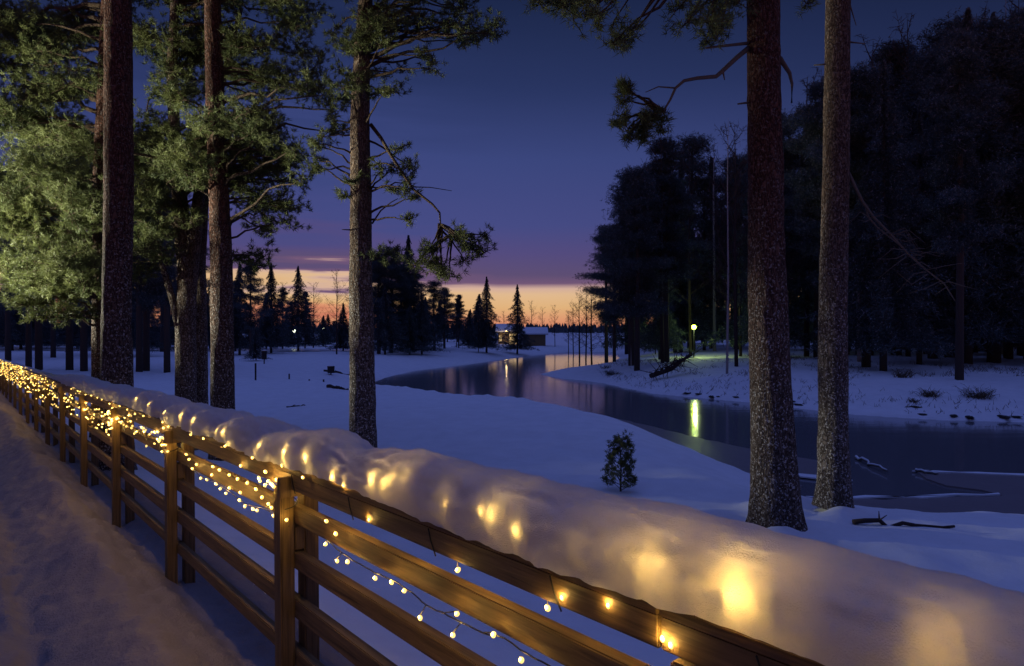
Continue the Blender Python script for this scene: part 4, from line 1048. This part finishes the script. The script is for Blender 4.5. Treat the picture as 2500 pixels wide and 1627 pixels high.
log(onz(790, 905, .02), onz(855, 913, .02), .08, M['twig'], 'dark branch half buried on the bank left of the river pine trunk', snow=False)
log(onz(700, 995, .01), onz(745, 990, .01), .03, M['twig'], 'thin dark stick lying flat on the snowfield', snow=False)
log(onz(800, 945, .02), onz(850, 952, .02), .07, M['twig'], 'dark branch at the left tip of the water', snow=False)

# ------------------------------------------------------------------ huts
def hut(px0, px1, Y, z0, wall_top, roof_top, label, lit=None):
    x0 = (px0 - CX) / F * Y; x1 = (px1 - CX) / F * Y; zt = (HZ - wall_top) / F * Y; zr = (HZ - roof_top) / F * Y; dpt = 4.5
    cx = (x0 + x1) / 2; rt = empty('hut', (cx, Y, z0)); tag(rt, label, 'hut', 'lit huts by the river bend'); w_ = x1 - x0; h = zt - z0; rh = zr - z0
    mb = MB(); mb.box((0, dpt / 2, h / 2), (w_, dpt, h)); mb.build('wall', M['hutwall'], rt)
    mb = MB(); e = .35; mb.add([(-w_ / 2 - e, -e, h), (w_ / 2 + e, -e, h), (w_ / 2 + e, dpt / 2, rh), (-w_ / 2 - e, dpt / 2, rh), (-w_ / 2 - e, dpt + e, h), (w_ / 2 + e, dpt + e, h)],
           [(0, 1, 2, 3), (3, 2, 5, 4), (0, 3, 4), (1, 5, 2), (0, 4, 5, 1)]); ro = mb.build('roof', M['hutroof'], rt)
    mb = MB(); e = .4; mb.add([(-w_ / 2 - e, -e, h + .05), (w_ / 2 + e, -e, h + .05), (w_ / 2 + e, dpt / 2, rh + .25), (-w_ / 2 - e, dpt / 2, rh + .25), (-w_ / 2 - e, -e, h + .22), (w_ / 2 + e, -e, h + .22), (w_ / 2 + e, dpt / 2, rh + .42), (-w_ / 2 - e, dpt / 2, rh + .42)],
           [(4, 5, 6, 7), (0, 1, 5, 4), (1, 2, 6, 5), (2, 3, 7, 6), (3, 0, 4, 7)]); mb.build('snow_cover', M['snow'], rt)
    if lit:
        for (a, b_, c_, d_, nm) in lit:
            mb = MB(); mb.box((a * w_, -.03, c_ * h), (b_ * w_, .05, d_ * h)); f_ = mb.build(nm, M['hutlit'], rt)
            mb = MB(); mb.box((a * w_, -.07, c_ * h), (.06, .04, d_ * h)); mb.box((a * w_, -.07, c_ * h), (b_ * w_, .035, .05)); mb.build('mullion', M['hutwall'], f_)
    return rt
hut(1216, 1262, 112, gz(-1, 112) - .1, 812, 797, 'small wooden hut with a bright warm doorway and window, left of the two huts', [(.30, .42, .48, .86, 'window'), (-.38, .12, .5, .5, 'window')])
hut(1277, 1332, 100, gz(3, 100) - .1, 818, 806, 'low brown snow-roofed hut, right of the two huts', None)
hr = light_obj('hut_lamp', (-.9, 110.4, -.2), 60, (1, .7, .3), .15)
lh = empty('wall_lamp', (-.9, 110.6, -.2)); tag(lh, 'warm lamp over the doorway of the lit hut', 'lamp'); hr.parent = lh; hr.location = (0, -.3, 0)
mb = MB(); mb.sphere((0, 0, 0), .12, 8, 6); mb.build('globe', M['hutlit'], lh); mb = MB(); mb.tube([(0, .1, .1), (0, 1.3, .12)], [.02, .02], 5); mb.build('bracket', M['metal'], lh)

# ------------------------------------------------------------------ park lamps
def street_lamp(px, py, Y, label, r=.2, power=0, mtl='lampglow'):
    p_ = P(px, py, Y); z0 = gz(p_[0], Y); rt = empty('street_lamp', (p_[0], Y, z0)); tag(rt, label, 'street lamp', 'park lamps'); h = p_[2] - z0
    mb = MB(); mb.tube([(0, 0, -.1), (0, 0, h - r)], [.06, .045], 8); mb.build('pole', M['metal'], rt)
    mb = MB(); mb.sphere((0, 0, h), r, 12, 8); mb.build('globe', M[mtl], rt, True)
    mb = MB(); mb.tube([(0, 0, h + r * .85), (0, 0, h + r * 1.15)], [r * 1.3, r * .4], 12); mb.build('cap', M['metal'], rt)
    if power: l = light_obj('lamp_light', (p_[0], Y - .35, p_[2]), power, (.75, 1.0, .35), .1); l.parent = rt; l.location = (0, -.4, h - .05)
street_lamp(1694, 799, 52, 'park lamp glowing yellow-green among the trees across the river', .17, 130)
street_lamp(1600, 808, 66, 'second park lamp half hidden by trunks left of the bright one', .16, 60, 'lampglow_s')
street_lamp(718, 808, 92, 'far park lamp with a small greenish light under the pointed spruces', .22, 0, 'lampglow_s')
street_lamp(790, 802, 100, 'tiny white park lamp left of the river pine trunk', .12, 0, 'lampglow_s')

# ------------------------------------------------------------------ floodlight (outside the frame at left) that lights the pines
def spot(name, loc, target, power, col, angle, blend, rad, parent):
    d = bpy.data.lights.new(name, 'SPOT'); d.energy = power; d.color = col; d.spot_size = angle; d.spot_blend = blend; d.shadow_soft_size = rad
    o = bpy.data.objects.new(name, d); C.objects.link(o); o.location = loc
    q = (Vector(target) - Vector(loc)).to_track_quat('-Z', 'Y'); o.rotation_euler = q.to_euler()
    o.parent = parent; o.location = Vector(loc) - parent.location
    return o
def floodlight(loc, target, power, angle, label):
    fl = Vector(loc); rt = empty('floodlight', (fl.x, fl.y, float(zpath(fl.y)))); tag(rt, label, 'floodlight', 'floodlights aimed up at the pines')
    h = fl.z - rt.location.z
    mb = MB(); mb.tube([(0, 0, 0), (0, 0, h - .12)], [.03, .03], 8); mb.tube([(-.2, 0, .01), (.2, 0, .01)], [.02, .02], 6); mb.build('stand', M['metal'], rt)
    mb = MB(); mb.box((-.1, 0, h), (.12, .34, .24)); mb.build('housing', M['metal'], rt)
    spot('flood_light', fl + Vector((.05, 0, .02)), target, power, (1.0, .98, .74), R(angle), .35, .10, rt)
floodlight((-13.2, 12.6, .6), (-4.5, 10.9, 3.3), 5200, 58, 'black floodlight on a tall stand at the path edge, aimed up at the pines')
floodlight((-12.4, 8.4, .2), (-6.5, 11.6, 3.5), 5200, 52, 'second black floodlight, added nearer to the camera to light the crowns')  # added unseen light, brightens crowns the first one leaves dark

floodlight((-13.2, 9.9, .6), (-3.6, 10.75, 1.9), 9000, 27, 'third black floodlight, added with a narrow beam to light the middle trunks')  # added unseen light for the bright left edges of the middle trunks
# lamp on the path behind the camera
rt = empty('street_lamp', (-3.2, -6.5, -1.4)); tag(rt, 'warm lamp on a tall pole beside the path, behind the viewer', 'street lamp', 'path lamps')
mb = MB(); mb.tube([(0, 0, -.1), (0, 0, 4.6)], [.06, .045], 10); mb.build('pole', M['metal'], rt)
mb = MB(); mb.tube([(0, 0, 4.6), (.3, .2, 4.75), (.5, .35, 4.75)], [.03, .03, .05], 8); mb.build('arm', M['metal'], rt)
mb = MB(); mb.sphere((.5, .35, 4.62), .09, 10, 8); mb.build('globe', M['hutlit'], rt, True)
l = light_obj('lamp_light', (0, 0, 0), 9, (1.0, .60, .38), .12); l.parent = rt; l.location = (.5, .35, 4.45)
